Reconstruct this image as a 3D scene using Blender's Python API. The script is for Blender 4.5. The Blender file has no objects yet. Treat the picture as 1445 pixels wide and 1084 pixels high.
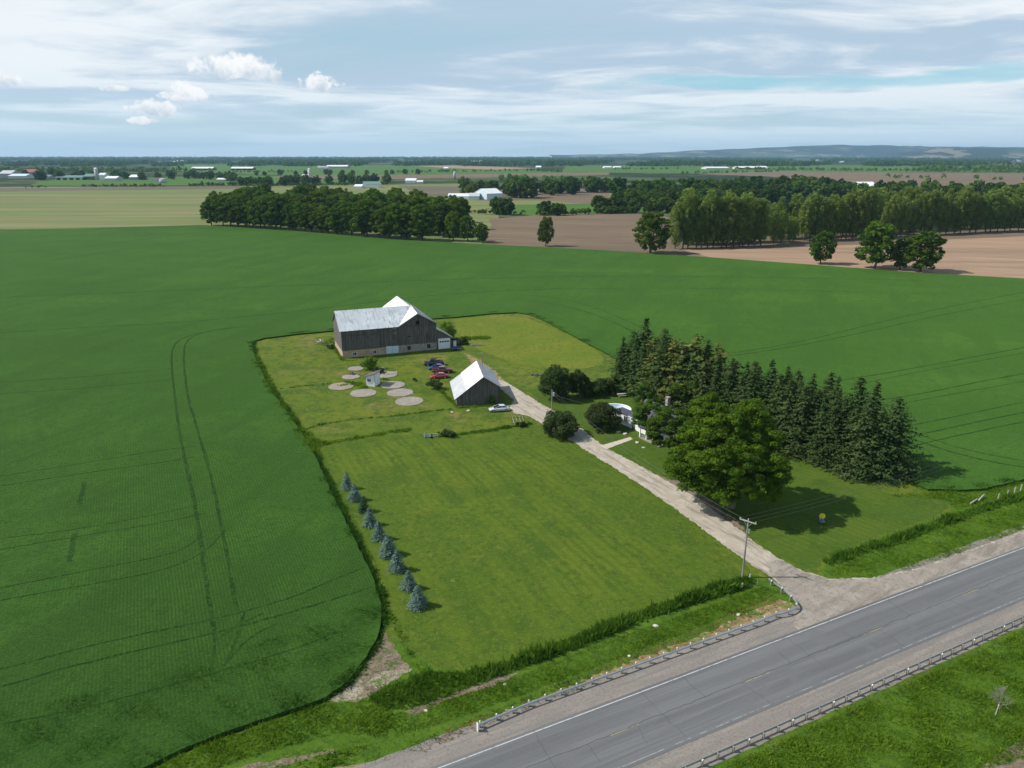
import bpy, bmesh, math, random
import numpy as np
from mathutils import Vector, Matrix
from mathutils.geometry import tessellate_polygon
R_ = math.radians
S = bpy.context.scene
COL = S.collection
random.seed(7)
rng = np.random.default_rng(7)

# ------------------------------------------------------------------ camera, sky, sun, exposure
F, HZ, H = 1038.0, 219.0, 55.0                      # focal length (photo px), horizon row, drone height (m)
PIT = math.atan((542 - HZ) / F)
cam = bpy.data.cameras.new('camera')
cam.sensor_width = 36; cam.lens = F / 1445 * 36
cam.clip_start = 0.5; cam.clip_end = 90000
co = bpy.data.objects.new('camera', cam); COL.objects.link(co)
co.location = (0, 0, H); co.rotation_euler = (math.pi / 2 - PIT, 0, 0)
S.camera = co

SUN_EL, SUN_TRAVEL = 45.0, 0.5                      # light travels towards +x (photo right)
sd = bpy.data.lights.new('sun', 'SUN'); sd.energy = 5.0; sd.angle = R_(0.55); sd.color = (1, .955, .87)
so = bpy.data.objects.new('sun', sd); COL.objects.link(so)
_d = Vector((math.cos(R_(SUN_EL)) * math.cos(R_(SUN_TRAVEL)), math.cos(R_(SUN_EL)) * math.sin(R_(SUN_TRAVEL)), -math.sin(R_(SUN_EL))))
so.rotation_euler = _d.to_track_quat('-Z', 'Y').to_euler(); so.location = (-60, 60, 120)

vs = S.view_settings
S.display_settings.display_device = 'sRGB'
vs.view_transform = 'Standard'; vs.look = 'None'; vs.gamma = 1; vs.use_curve_mapping = False
vs.exposure = 0.1
S.cycles.max_bounces = 6; S.cycles.diffuse_bounces = 3; S.cycles.transmission_bounces = 4
S.cycles.transparent_max_bounces = 8; S.cycles.volume_bounces = 0
S.cycles.use_denoising = True
S.cycles.sample_clamp_indirect = 4

class NT:
    """tiny node helper"""
    def __init__(s, tree): s.t = tree; s.n = tree.nodes; s.l = tree.links
    def new(s, typ, **kw):
        nd = s.n.new(typ)
        for k, v in kw.items(): setattr(nd, k, v)
        return nd
    def link(s, a, b): s.l.new(a, b)
    def put(s, sock, v):
        if isinstance(v, bpy.types.NodeSocket): s.l.new(v, sock)
        elif isinstance(v, (tuple, list)) and len(v) == 3 and sock.type == 'RGBA': sock.default_value = (*v, 1)
        else: sock.default_value = v
    def math(s, op, a, b=0.0, c=None, clamp=False):
        nd = s.new('ShaderNodeMath', operation=op, use_clamp=clamp); s.put(nd.inputs[0], a); s.put(nd.inputs[1], b)
        if c is not None: s.put(nd.inputs[2], c)
        return nd.outputs[0]
    def mapr(s, v, a, b, c=0.0, d=1.0, smooth=True):
        nd = s.new('ShaderNodeMapRange'); nd.interpolation_type = 'SMOOTHSTEP' if smooth else 'LINEAR'
        s.put(nd.inputs[0], v)
        for i, q in enumerate((a, b, c, d)): s.put(nd.inputs[i + 1], q)
        return nd.outputs[0]
    def noise(s, vec, scale, detail=4, rough=.55, dist=0.0):
        nd = s.new('ShaderNodeTexNoise'); s.put(nd.inputs['Vector'], vec); nd.inputs['Scale'].default_value = scale
        nd.inputs['Detail'].default_value = detail; nd.inputs['Roughness'].default_value = rough; nd.inputs['Distortion'].default_value = dist
        return nd.outputs[0]
    def mapping(s, vec, loc=(0, 0, 0), rot=(0, 0, 0), scale=(1, 1, 1)):
        nd = s.new('ShaderNodeMapping'); s.put(nd.inputs[0], vec)
        nd.inputs[1].default_value = loc; nd.inputs[2].default_value = rot; nd.inputs[3].default_value = scale
        return nd.outputs[0]
    def mix(s, f, a, b, blend='MIX'):
        nd = s.new('ShaderNodeMix', data_type='RGBA', blend_type=blend); s.put(nd.inputs[0], f); s.put(nd.inputs[6], a); s.put(nd.inputs[7], b)
        return nd.outputs[2]
    def coords(s, which='Object'):
        return s.new('ShaderNodeTexCoord').outputs[which]

W = bpy.data.worlds.new('World'); S.world = W; W.use_nodes = True
w = NT(W.node_tree); w.n.clear()
out = w.new('ShaderNodeOutputWorld'); bg = w.new('ShaderNodeBackground'); bg.inputs[1].default_value = 0.1
sky = w.new('ShaderNodeTexSky', sky_type='NISHITA'); sky.sun_disc = False
sky.sun_elevation = R_(SUN_EL); sky.sun_rotation = R_(-90 - SUN_TRAVEL); sky.altitude = 200; sky.air_density = 1.0; sky.dust_density = 1.2; sky.ozone_density = 1.5
gen = w.coords('Generated')
sep = w.new('ShaderNodeSeparateXYZ'); w.put(sep.inputs[0], gen)
zz = w.math('ABSOLUTE', sep.outputs[2])
den = w.math('ADD', zz, 0.055)
cmb = w.new('ShaderNodeCombineXYZ')
w.put(cmb.inputs[0], w.math('DIVIDE', sep.outputs[0], den)); w.put(cmb.inputs[1], w.math('DIVIDE', sep.outputs[1], den)); w.put(cmb.inputs[2], 0.0)
P2 = cmb.outputs[0]
n1 = w.noise(w.mapping(P2, loc=(3.1, 1.7, 0), rot=(0, 0, R_(18)), scale=(.30, .36, 1)), 1.0, 7, .55, .6)
n2 = w.noise(w.mapping(P2, loc=(9, 4, 0), rot=(0, 0, R_(-12)), scale=(.13, .22, 1)), 1.0, 4, .5, .3)
n3 = w.noise(w.mapping(P2, loc=(1, 7, 0), rot=(0, 0, R_(24)), scale=(.75, 1.0, 1)), 1.0, 8, .6, .7)
cover = w.mapr(w.math('ADD', w.math('MULTIPLY', n1, .6), w.math('MULTIPLY', n2, .5)), .34, .56)
# a thin deck: seen edge-on near the horizon it closes up, overhead the blue comes through
edge = w.mapr(zz, .12, .7, 1.0, .12)
cover = w.math('MULTIPLY', cover, edge)
low = w.mapr(zz, 0.0, .12, 1.0, 0.0)
cover = w.math('MAXIMUM', cover, w.math('MULTIPLY', low, .8))
tone = w.math('ADD', w.math('MULTIPLY', n1, .62), w.math('MULTIPLY', n3, .38))
ccol = w.mix(w.mapr(tone, .43, .58), (4.5, 5.8, 7.1), (8.4, 8.9, 9.2))
ccol = w.mix(w.mapr(zz, 0, .10), (6.3, 7.8, 8.6), ccol)
base = w.mix(w.mapr(zz, .3, .9, .6, .15), sky.outputs[0], (3.6, 6.3, 7.4))
col = w.mix(cover, base, ccol)
# small fair-weather cumulus, each a lumpy patch of sky
def cumulus(col, px, py, rx, ry, seed, gap=False):
    x = (px - 722.5) / F; y = (542 - py) / F
    d = Vector((x, math.cos(PIT) + y * math.sin(PIT), -math.sin(PIT) + y * math.cos(PIT))).normalized()
    az = math.atan2(d.x, d.y)
    m = w.mapping(gen, rot=(0, 0, az))                       # turn the patch to +Y
    s_ = w.new('ShaderNodeSeparateXYZ'); w.put(s_.inputs[0], m)
    u = w.math('DIVIDE', s_.outputs[0], rx / F); v = w.math('DIVIDE', w.math('SUBTRACT', s_.outputs[2], d.z), ry / F)
    nz = w.noise(w.mapping(gen, loc=(seed, 0, 0), scale=(1, 1, 5) if gap else (1, 1, 1)), 8 if gap else 26 * 50 / max(rx, 30), 7, .6)
    nn = w.math('SUBTRACT', nz, .5)
    # flat base: compress below centre
    vv = w.math('MULTIPLY', v, w.mapr(v, -.2, .1, 1.5, .9))
    r = w.math('SQRT', w.math('ADD', w.math('MULTIPLY', u, u), w.math('MULTIPLY', vv, vv)))
    r = w.math('ADD', r, w.math('MULTIPLY', nn, 3.4))
    front = w.mapr(s_.outputs[1], 0, .2)
    mask = w.math('MULTIPLY', w.mapr(r, 1.15, .2) if gap else w.mapr(r, .98, .60), front)
    shade = w.math('ADD', w.math('MULTIPLY', v, .5), w.math('MULTIPLY', w.math('SUBTRACT', w.noise(w.mapping(gen, loc=(seed + 2, 0, 0)), 70, 6, .6), .5), 2.2))
    cc = w.mix(w.mapr(shade, -.7, .5), (5.4, 6.3, 7.1), (9.8, 9.8, 9.7))
    if gap: return w.mix(w.math('MULTIPLY', mask, .7), col, (3.2, 6.2, 7.3))
    return w.mix(w.math('MULTIPLY', mask, .96), col, cc)
for i, c in enumerate([(1010, 118, 230, 11), (1300, 112, 250, 13)]): col = cumulus(col, *c, 5.1 * i + 40, True)
for i, c in enumerate([(340, 100, 58, 21), (258, 136, 33, 12), (213, 154, 29, 11), (448, 119, 30, 12), (196, 171, 18, 6), (4, 111, 24, 10), (171, 126, 18, 6)]):
    col = cumulus(col, *c, 3.7 * i + 1.3)
w.put(bg.inputs[0], col); w.link(bg.outputs[0], out.inputs[0])

# ------------------------------------------------------------------ helpers
def G(px, py, z=0.0):
    """photo pixel -> the point of the level plane z that it shows"""
    x = (px - 722.5) / F; y = (542 - py) / F
    dy = math.cos(PIT) + y * math.sin(PIT); dz = -math.sin(PIT) + y * math.cos(PIT)
    t = (z - H) / dz
    return Vector((x * t, dy * t, z))
def mpp(px, py):
    """metres per photo pixel at that ground point"""
    p = G(px, py); return (p - Vector((0, 0, H))).length / F
class MB:
    def __init__(s): s.v = []; s.f = []; s.m = []
    def add(s, vs, fs, m=0, M=None):
        o = len(s.v)
        for p in vs:
            p = Vector(p); s.v.append(tuple(M @ p) if M else tuple(p))
        for f in fs: s.f.append(tuple(i + o for i in f)); s.m.append(m)
        return s
    def box(s, a, b, m=0, M=None):
        x0, y0, z0 = a; x1, y1, z1 = b
        return s.add([(x0, y0, z0), (x1, y0, z0), (x1, y1, z0), (x0, y1, z0), (x0, y0, z1), (x1, y0, z1), (x1, y1, z1), (x0, y1, z1)],
                     [(0, 3, 2, 1), (4, 5, 6, 7), (0, 1, 5, 4), (1, 2, 6, 5), (2, 3, 7, 6), (3, 0, 4, 7)], m, M)
    def poly(s, pts, m=0, M=None): return s.add(pts, [tuple(range(len(pts)))], m, M)
    def slab(s, pts, t, m=0, M=None):
        """planar polygon given thickness t along its normal"""
        P = [Vector(p) for p in pts]; n = (P[1] - P[0]).cross(P[2] - P[0]).normalized() * t
        k = len(P)
        return s.add(P + [p - n for p in P], [tuple(range(k)), tuple(range(2 * k - 1, k - 1, -1))] + [(i, i + k, (i + 1) % k + k, (i + 1) % k) for i in range(k)], m, M)
    def tube(s, pts, rad, n=8, m=0, cap=True):
        pts = [Vector(p) for p in pts]; k = len(pts); rr = rad if isinstance(rad, (list, tuple)) else [rad] * k
        o = len(s.v)
        for i, p in enumerate(pts):
            t = (pts[min(i + 1, k - 1)] - pts[max(i - 1, 0)]).normalized()
            a = t.cross(Vector((0, 0, 1)) if abs(t.z) < .9 else Vector((1, 0, 0))).normalized(); b = t.cross(a)
            for j in range(n):
                an = 2 * math.pi * j / n; s.v.append(tuple(p + (a * math.cos(an) + b * math.sin(an)) * rr[i]))
        for i in range(k - 1):
            for j in range(n):
                s.f.append((o + i * n + j, o + i * n + (j + 1) % n, o + (i + 1) * n + (j + 1) % n, o + (i + 1) * n + j)); s.m.append(m)
        if cap:
            s.f.append(tuple(o + j for j in range(n))); s.m.append(m)
            s.f.append(tuple(o + (k - 1) * n + j for j in range(n - 1, -1, -1))); s.m.append(m)
        return s
    def lathe(s, prof, n=20, m=0, M=None):
        o = []
        for r, z in prof:
            for j in range(n): o.append((r * math.cos(2 * math.pi * j / n), r * math.sin(2 * math.pi * j / n), z))
        fs = [(i * n + j, i * n + (j + 1) % n, (i + 1) * n + (j + 1) % n, (i + 1) * n + j) for i in range(len(prof) - 1) for j in range(n)]
        fs += [tuple(range(n - 1, -1, -1)), tuple((len(prof) - 1) * n + j for j in range(n))]
        return s.add(o, fs, m, M)
    def build(s, name, mats, parent=None, smooth=False, loc=None, rotz=None):
        me = bpy.data.meshes.new(name); me.from_pydata(s.v, [], s.f)
        for q in (mats if isinstance(mats, (list, tuple)) else [mats]): me.materials.append(q)
        me.polygons.foreach_set('material_index', s.m)
        if smooth: me.polygons.foreach_set('use_smooth', [True] * len(s.f))
        me.update()
        o = bpy.data.objects.new(name, me); COL.objects.link(o)
        if parent is not None: o.parent = parent
        if loc is not None: o.location = loc
        if rotz is not None: o.rotation_euler = (0, 0, rotz)
        return o
def np_mesh(name, V, k, mat, smooth=False, mi=None):
    """V: (faces*k, 3) corners, no sharing"""
    V = np.asarray(V, np.float32).reshape(-1, 3); nf = len(V) // k
    me = bpy.data.meshes.new(name); me.vertices.add(len(V)); me.vertices.foreach_set('co', V.ravel())
    me.loops.add(len(V)); me.loops.foreach_set('vertex_index', np.arange(len(V), dtype=np.int32))
    me.polygons.add(nf); me.polygons.foreach_set('loop_start', np.arange(0, len(V), k, dtype=np.int32))
    for q in (mat if isinstance(mat, (list, tuple)) else [mat]): me.materials.append(q)
    if mi is not None: me.polygons.foreach_set('material_index', np.asarray(mi, np.int32))
    me.update(); me.validate()
    return me
def ob(name, data, parent=None, loc=None):
    o = bpy.data.objects.new(name, data); COL.objects.link(o)
    if parent is not None: o.parent = parent
    if loc is not None: o.location = loc
    return o
def tag(o, label, cat, group=None, kind=None):
    o['label'] = label; o['category'] = cat
    if group: o['group'] = group
    if kind: o['kind'] = kind
    return o
def thing(name, label, cat, loc=(0, 0, 0), rotz=0, group=None):
    o = bpy.data.objects.new(name, None); COL.objects.link(o); o.empty_display_size = .3
    o.location = loc; o.rotation_euler = (0, 0, rotz)
    return tag(o, label, cat, group)
def dup(root, loc, rotz=0, scale=None, label=None, group=None):
    r = root.copy(); COL.objects.link(r); r.location = loc; r.rotation_euler = (0, 0, rotz)
    if scale is not None: r.scale = scale if isinstance(scale, (tuple, list)) else (scale,) * 3
    if label: r['label'] = label
    if group: r['group'] = group
    for ch in list(root.children):
        c = ch.copy(); COL.objects.link(c); c.parent = r
        for g_ in list(ch.children):
            d = g_.copy(); COL.objects.link(d); d.parent = c
    return r
ORD = 'first second third fourth fifth sixth seventh eighth ninth tenth eleventh twelfth thirteenth fourteenth fifteenth sixteenth seventeenth eighteenth nineteenth twentieth'.split()
def ordn(i):
    if i < 20: return ORD[i]
    t, u = divmod(i + 1, 10); T = {2: 'twent', 3: 'thirt', 4: 'fort', 5: 'fift', 6: 'sixt'}[t]
    return T + 'ieth' if u == 0 else T + 'y-' + ORD[u - 1]

# ------------------------------------------------------------------ materials
def new_mat(name):
    m = bpy.data.materials.new(name); m.use_nodes = True; t = NT(m.node_tree); t.n.clear()
    o = t.new('ShaderNodeOutputMaterial'); b = t.new('ShaderNodeBsdfPrincipled'); t.link(b.outputs[0], o.inputs[0])
    b.inputs['Specular IOR Level'].default_value = .25
    return m, t, b, o
def MAT(name, base, layers=(), rough=.9, metal=0.0, bump=None, sheen=None, spec=.25, coord='Object', tint=0.0, coat=0.0):
    """layers: (scale, colour, lo, hi[, stretch vec[, rot deg]]) noise patches of colour laid over the base; bump: (scale, distance[, stretch])"""
    m, t, b, o = new_mat(name); v = t.coords(coord); c = base
    for L in layers:
        vec = v
        if len(L) > 4: vec = t.mapping(t.mapping(v, rot=(0, 0, R_(L[5] if len(L) > 5 else 0))), scale=L[4])
        f = t.mapr(t.noise(vec, L[0], 5, .6), L[2], L[3])
        c = t.mix(f, c, L[1])
    if tint:
        oi = t.new('ShaderNodeObjectInfo').outputs['Random']
        hs = t.new('ShaderNodeHueSaturation'); t.put(hs.inputs['Color'], c)
        t.put(hs.inputs['Value'], t.mapr(oi, 0, 1, 1 - tint, 1 + tint, False)); t.put(hs.inputs['Hue'], t.mapr(t.math('FRACT', t.math('MULTIPLY', oi, 7.3)), 0, 1, .5 - tint * .06, .5 + tint * .06, False))
        c = hs.outputs[0]
    t.put(b.inputs['Base Color'], c); b.inputs['Roughness'].default_value = rough; b.inputs['Metallic'].default_value = metal
    b.inputs['Specular IOR Level'].default_value = spec
    if coat: b.inputs['Coat Weight'].default_value = coat; b.inputs['Coat Roughness'].default_value = .05
    if sheen:
        b.inputs['Sheen Weight'].default_value = sheen[0]; b.inputs['Sheen Roughness'].default_value = .5; b.inputs['Sheen Tint'].default_value = (*sheen[1], 1)
    if bump:
        bn = t.new('ShaderNodeBump'); bn.inputs['Strength'].default_value = 1; bn.inputs['Distance'].default_value = bump[1]
        vec = t.mapping(v, scale=bump[2]) if len(bump) > 2 else v
        t.put(bn.inputs['Height'], t.noise(vec, bump[0], 4, .6)); t.link(bn.outputs[0], b.inputs['Normal'])
    return m
def LEAF(name, dark, light, scale=.5, extra=None, trans=.3, tint=.18):
    m, t, b, o = new_mat(name); v = t.coords('Object')
    c = t.mix(t.mapr(t.noise(v, scale, 4, .65), .34, .66), dark, light)
    c = t.mix(t.mapr(t.noise(v, scale * 7, 2, .6), .35, .7), c, t.mix(.5, c, light))
    if extra: c = t.mix(t.mapr(t.noise(t.mapping(v, loc=(5, 3, 9)), extra[1], 3, .6), extra[2], extra[2] + .1), c, extra[0])
    oi = t.new('ShaderNodeObjectInfo').outputs['Random']
    hs = t.new('ShaderNodeHueSaturation'); t.put(hs.inputs['Color'], c)
    t.put(hs.inputs['Value'], t.mapr(oi, 0, 1, 1 - tint, 1 + tint, False))
    t.put(hs.inputs['Hue'], t.mapr(t.math('FRACT', t.math('MULTIPLY', oi, 9.7)), 0, 1, .5 - tint * .08, .5 + tint * .08, False))
    c = hs.outputs[0]
    df = t.new('ShaderNodeBsdfDiffuse'); tr = t.new('ShaderNodeBsdfTranslucent'); mx = t.new('ShaderNodeMixShader')
    t.put(df.inputs[0], c); t.put(tr.inputs[0], c); mx.inputs[0].default_value = trans
    t.link(df.outputs[0], mx.inputs[1]); t.link(tr.outputs[0], mx.inputs[2]); t.link(mx.outputs[0], o.inputs[0])
    t.n.remove(b)
    return m

M = {}
M['bark'] = MAT('bark', (.10, .08, .06), [(4, (.17, .15, .12), .4, .6, (1, 1, .2))], bump=(9, .04, (1, 1, .2)))
M['bark_dark'] = MAT('bark_dark', (.06, .048, .038), [(4, (.11, .09, .075), .4, .6, (1, 1, .2))])
M['leaf_maple'] = LEAF('leaf_maple', (.042, .092, .010), (.100, .176, .017), .22, trans=.4)
M['leaf_locust'] = LEAF('leaf_locust', (.060, .120, .018), (.115, .205, .030), .5, trans=.4)
M['leaf_wood'] = LEAF('leaf_wood', (.045, .092, .012), (.105, .175, .020), .1, trans=.4)
M['leaf_poplar'] = LEAF('leaf_poplar', (.095, .145, .030), (.19, .26, .055), .12, trans=.45, tint=.16)
M['leaf_far'] = LEAF('leaf_far', (.040, .082, .015), (.095, .165, .024), .1, trans=.4, tint=.32)
M['leaf_bright'] = LEAF('leaf_bright', (.09, .17, .02), (.17, .29, .035), .6, trans=.4)
M['leaf_lilac'] = LEAF('leaf_lilac', (.045, .075, .026), (.088, .13, .042), .9, trans=.35)
M['leaf_lilac_red'] = LEAF('leaf_lilac_red', (.042, .066, .024), (.07, .10, .032), .9, extra=((.10, .07, .05), .35, .55), trans=.35)
M['leaf_cedar'] = LEAF('leaf_cedar', (.034, .060, .018), (.070, .105, .032), .9, trans=.3)
M['needle'] = LEAF('needle', (.034, .068, .021), (.088, .135, .046), .5, trans=.35)
M['needle_tan'] = LEAF('needle_tan', (.040, .068, .024), (.085, .12, .038), .6, extra=((.17, .14, .055), .22, .565), trans=.3, tint=.1)
M['needle_yellow'] = LEAF('needle_yellow', (.05, .085, .024), (.12, .155, .036), .5, extra=((.20, .175, .055), .3, .515), trans=.3, tint=.1)
M['needle_blue'] = LEAF('needle_blue', (.080, .140, .105), (.18, .26, .22), 1.6, trans=.25, tint=.1)
M['needle_green'] = LEAF('needle_green', (.022, .055, .03), (.05, .10, .05), 1.6, trans=.1, tint=.1)
M['grass_tall'] = LEAF('grass_tall', (.085, .175, .012), (.165, .275, .022), .22, trans=.45, tint=0)
M['grass_dark'] = LEAF('grass_dark', (.050, .120, .012), (.105, .205, .020), .3, trans=.45, tint=0)
M['grass_dry'] = LEAF('grass_dry', (.28, .175, .07), (.36, .25, .12), .6, extra=((.13, .19, .035), .35, .48), trans=.4, tint=0)
M['crop_leaf'] = LEAF('crop_leaf', (.030, .085, .011), (.055, .130, .016), .6, trans=.4, tint=0)
M['wood_grey'] = MAT('weathered_wood', (.090, .084, .078), [(.9, (.155, .142, .128), .4, .62, (6, 6, .25)), (3, (.045, .043, .042), .5, .7, (3, 3, .15))], .95)
M['wood_pale'] = MAT('pale_wood', (.32, .29, .25), [(3, (.42, .40, .36), .4, .6, (1, 1, .3))], .9)
M['pole_wood'] = MAT('pole_wood', (.19, .17, .145), [(2, (.28, .26, .23), .4, .6, (2, 2, .2))], .95)
M['roof_steel'] = MAT('roof_steel', (.50, .53, .56), [(.25, (.60, .63, .66), .4, .65, (1, 1, 1)), (.5, (.36, .375, .39), .50, .64, (2.2, .4, 1)), (1.6, (.42, .44, .46), .52, .66, (2.5, .3, 1)), (.45, (.28, .13, .07), .635, .69, (2.6, .45, 1))], .5, metal=.1, spec=.4)
M['roof_white'] = MAT('roof_bright_steel', (.74, .75, .76), [(.6, (.60, .60, .60), .5, .68), (1.3, (.55, .53, .51), .54, .64, (1, 2.5, 1)), (.6, (.42, .24, .17), .62, .68, (.6, 1.8, 1))], .5, spec=.4)
M['roof_old'] = MAT('roof_old_steel', (.42, .43, .45), [(.6, (.52, .52, .53), .45, .65), (1.1, (.30, .17, .12), .70, .78)], .55, spec=.4)
M['roof_dark'] = MAT('roof_dark_shade_tone', (.34, .355, .38), [(.5, (.26, .27, .285), .45, .65), (.8, (.30, .15, .09), .70, .76)], .55, spec=.35)  # darker rusty steel; shade of slopes away from the sun put into colour
M['rust_roof'] = MAT('roof_rusty_steel', (.70, .70, .69), [(.55, (.42, .25, .17), .54, .64)], .5)
M['stone'] = MAT('fieldstone', (.27, .245, .215), [(2.2, (.40, .37, .33), .52, .58), (2.8, (.12, .105, .095), .56, .63)], .95, bump=(2.5, .05))
M['brick_tan'] = MAT('tan_blockwork', (.36, .26, .18), [(.8, (.44, .33, .24), .4, .6), (4, (.27, .2, .15), .55, .7)], .95)
M['white'] = MAT('white_paint', (.72, .74, .76), [(1.5, (.6, .62, .63), .5, .75)], .6)
M['door_blue'] = MAT('pale_blue_door', (.52, .64, .70), [(1.3, (.42, .52, .58), .5, .7)], .6)
M['glass'] = MAT('dark_glass', (.02, .024, .03), rough=.08, spec=.6)
M['hole'] = MAT('dark_interior', (.008, .008, .008), rough=1)
M['shingle'] = MAT('slate_shingles', (.055, .06, .082), [(2, (.08, .085, .11), .4, .65)], .85)
M['shingle_brown'] = MAT('brown_shingles', (.10, .075, .07), [(3, (.15, .12, .11), .4, .65)], .9)
M['concrete'] = MAT('old_concrete', (.235, .205, .175), [(.7, (.29, .26, .225), .4, .62), (2.6, (.22, .20, .17), .56, .7), (1.1, (.34, .2, .12), .66, .74)], .95, bump=(6, .02))
M['concrete_rust'] = MAT('stained_concrete', (.25, .20, .155), [(.6, (.28, .25, .215), .45, .6), (.5, (.36, .18, .09), .56, .66), (2.0, (.20, .19, .14), .58, .7)], .95)
M['path'] = MAT('path_slab', (.50, .44, .36), [(2, (.42, .37, .30), .45, .65)], .95)
M['rubber'] = MAT('tyre_rubber', (.02, .02, .02), rough=.8)
M['rim'] = MAT('alloy_rim', (.5, .5, .52), rough=.3, metal=.8)
for nm, c in dict(silver=(.50, .53, .58), black=(.012, .014, .026), blue=(.02, .045, .19), maroon=(.14, .014, .02), red=(.38, .012, .02)).items():
    M['car_' + nm] = MAT('car_paint_' + nm, c, rough=.25, spec=.5, coat=.8)
M['lamp_glass'] = MAT('lamp_glass', (.7, .72, .72), rough=.1, spec=.6)
M['tail_red'] = MAT('tail_light_red', (.35, .01, .01), rough=.2)
M['galv'] = MAT('galvanised_steel', (.42, .44, .46), [(1.2, (.34, .36, .38), .45, .65)], .45, metal=.5)
M['dark_steel'] = MAT('dark_steel', (.05, .055, .06), rough=.6)
M['white_rail'] = MAT('pale_rail', (.62, .63, .63), rough=.5)
M['wire'] = MAT('cable', (.12, .12, .125), rough=.6)
M['plastic_white'] = MAT('white_plastic', (.8, .8, .8), rough=.5)
M['rock'] = MAT('pale_rock', (.5, .48, .45), [(2, (.36, .34, .31), .45, .6)], .95)
M['yellow'] = MAT('yellow_plastic', (.55, .50, .02), rough=.5)
M['blue_cloth'] = MAT('blue_grey_plastic', (.22, .26, .45), rough=.6)
M['pool_white'] = MAT('pool_liner', (.66, .72, .78), [(.8, (.56, .64, .72), .45, .65)], .5)
M['red_roof'] = MAT('red_roof', (.33, .09, .07), rough=.8)
M['green_roof'] = MAT('green_roof', (.12, .22, .18), rough=.7)
M['far_wall'] = MAT('far_wall', (.42, .42, .42), rough=.9, tint=.35)
M['far_roof'] = MAT('far_pale_roof', (.68, .7, .73), rough=.6, tint=.15)

def ground_mat(name, cols, stripes=None, bump=(3, .05), sheen=None, rough=.95):
    """cols = (base, [(scale, colour, lo, hi, stretch, rot)]) ; stripes=(rot deg, spacing m, colour, amount)"""
    m, t, b, o = new_mat(name); v = t.coords('Object'); c = cols[0]
    for L in cols[1]:
        f = t.mapr(t.noise(t.mapping(t.mapping(v, rot=(0, 0, R_(L[5] if len(L) > 5 else 0))), loc=(L[0] * 17, 3, 0), scale=L[4] if len(L) > 4 else (1, 1, 1)), L[0], 6, .66), L[2], L[3])
        c = t.mix(f, c, L[1])
    h = t.noise(v, bump[0], 5, .65)
    if stripes:
        for (rot, sp, colr, amt) in stripes:
            sx = t.new('ShaderNodeSeparateXYZ')
            t.put(sx.inputs[0], t.mapping(v, rot=(0, 0, R_(-rot))))
            wob = t.math('MULTIPLY', t.math('SUBTRACT', t.noise(v, .035, 3, .5), .5), sp * 2.0)
            ph = t.math('MULTIPLY', t.math('ADD', sx.outputs[0], wob), 2 * math.pi / sp)
            sn = t.math('ADD', t.math('MULTIPLY', t.math('SINE', ph), .5), .5)
            amtn = t.math('MULTIPLY', t.mapr(t.noise(v, .03, 3, .5), .35, .6), amt)
            f = t.math('MULTIPLY', t.mapr(sn, .35, .8), amtn)
            c = t.mix(f, c, colr)
    t.put(b.inputs['Base Color'], c); b.inputs['Roughness'].default_value = rough; b.inputs['Specular IOR Level'].default_value = .08
    if sheen: b.inputs['Sheen Weight'].default_value = sheen[0]; b.inputs['Sheen Tint'].default_value = (*sheen[1], 1); b.inputs['Sheen Roughness'].default_value = .4
    bn = t.new('ShaderNodeBump'); bn.inputs['Strength'].default_value = 1; bn.inputs['Distance'].default_value = bump[1]
    t.put(bn.inputs['Height'], h); t.link(bn.outputs[0], b.inputs['Normal'])
    return m
ROAD = 26.35
g_base = ground_mat('farmland', ((.050, .090, .020), [(.0022, (.090, .095, .045), .48, .52, (1, 3, 1), 8), (.0016, (.13, .105, .07), .57, .59, (1, 3.5, 1), -5), (.0019, (.05, .105, .018), .56, .58, (1, 3, 1), 14), (.0011, (.018, .034, .012), .48, .50, (1, 2.6, 1), 0), (.0007, (.018, .034, .012), .50, .52, (1, 2, 1), 9)]), bump=(.2, .1))
g_yard = ground_mat('yard_grass', ((.088, .132, .012), [(.05, (.138, .158, .018), .42, .58), (.10, (.046, .092, .012), .47, .60), (.06, (.19, .155, .055), .56, .66), (.4, (.056, .098, .013), .46, .62), (1.8, (.120, .140, .024), .48, .64), (5, (.040, .074, .011), .50, .68)]), bump=(3, .09))
g_lawn = ground_mat('lawn_grass', ((.066, .116, .011), [(.03, (.098, .138, .012), .44, .62), (.08, (.047, .096, .011), .48, .62), (.22, (.106, .138, .017), .52, .68), (.9, (.044, .082, .011), .46, .64), (2.4, (.106, .130, .019), .48, .66), (6, (.042, .076, .010), .50, .68), (.35, (.20, .19, .07), .68, .76)]),
                    stripes=[(26, 1.4, (.044, .084, .010), .46), (26, 5.2, (.104, .140, .014), .35)], bump=(4, .08))
g_houselawn = ground_mat('house_lawn', ((.056, .104, .013), [(.06, (.082, .122, .014), .45, .62), (.2, (.044, .086, .012), .5, .66), (1.2, (.088, .118, .018), .48, .66), (4, (.036, .072, .011), .50, .68)]), stripes=[(40, 1.3, (.040, .082, .010), .3)], bump=(4, .08))
g_mown = ground_mat('mown_field', ((.110, .150, .014), [(.05, (.085, .130, .014), .45, .65), (.03, (.15, .155, .022), .48, .62), (.09, (.17, .14, .045), .62, .70), (.9, (.070, .11, .014), .47, .64), (3, (.13, .155, .02), .5, .66)]), bump=(3, .07))
g_verge = ground_mat('verge_grass', ((.062, .122, .011), [(.15, (.085, .150, .015), .42, .62), (1.1, (.042, .09, .014), .45, .66), (.12, (.16, .13, .06), .62, .72)]), bump=(4, .12))
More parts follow.
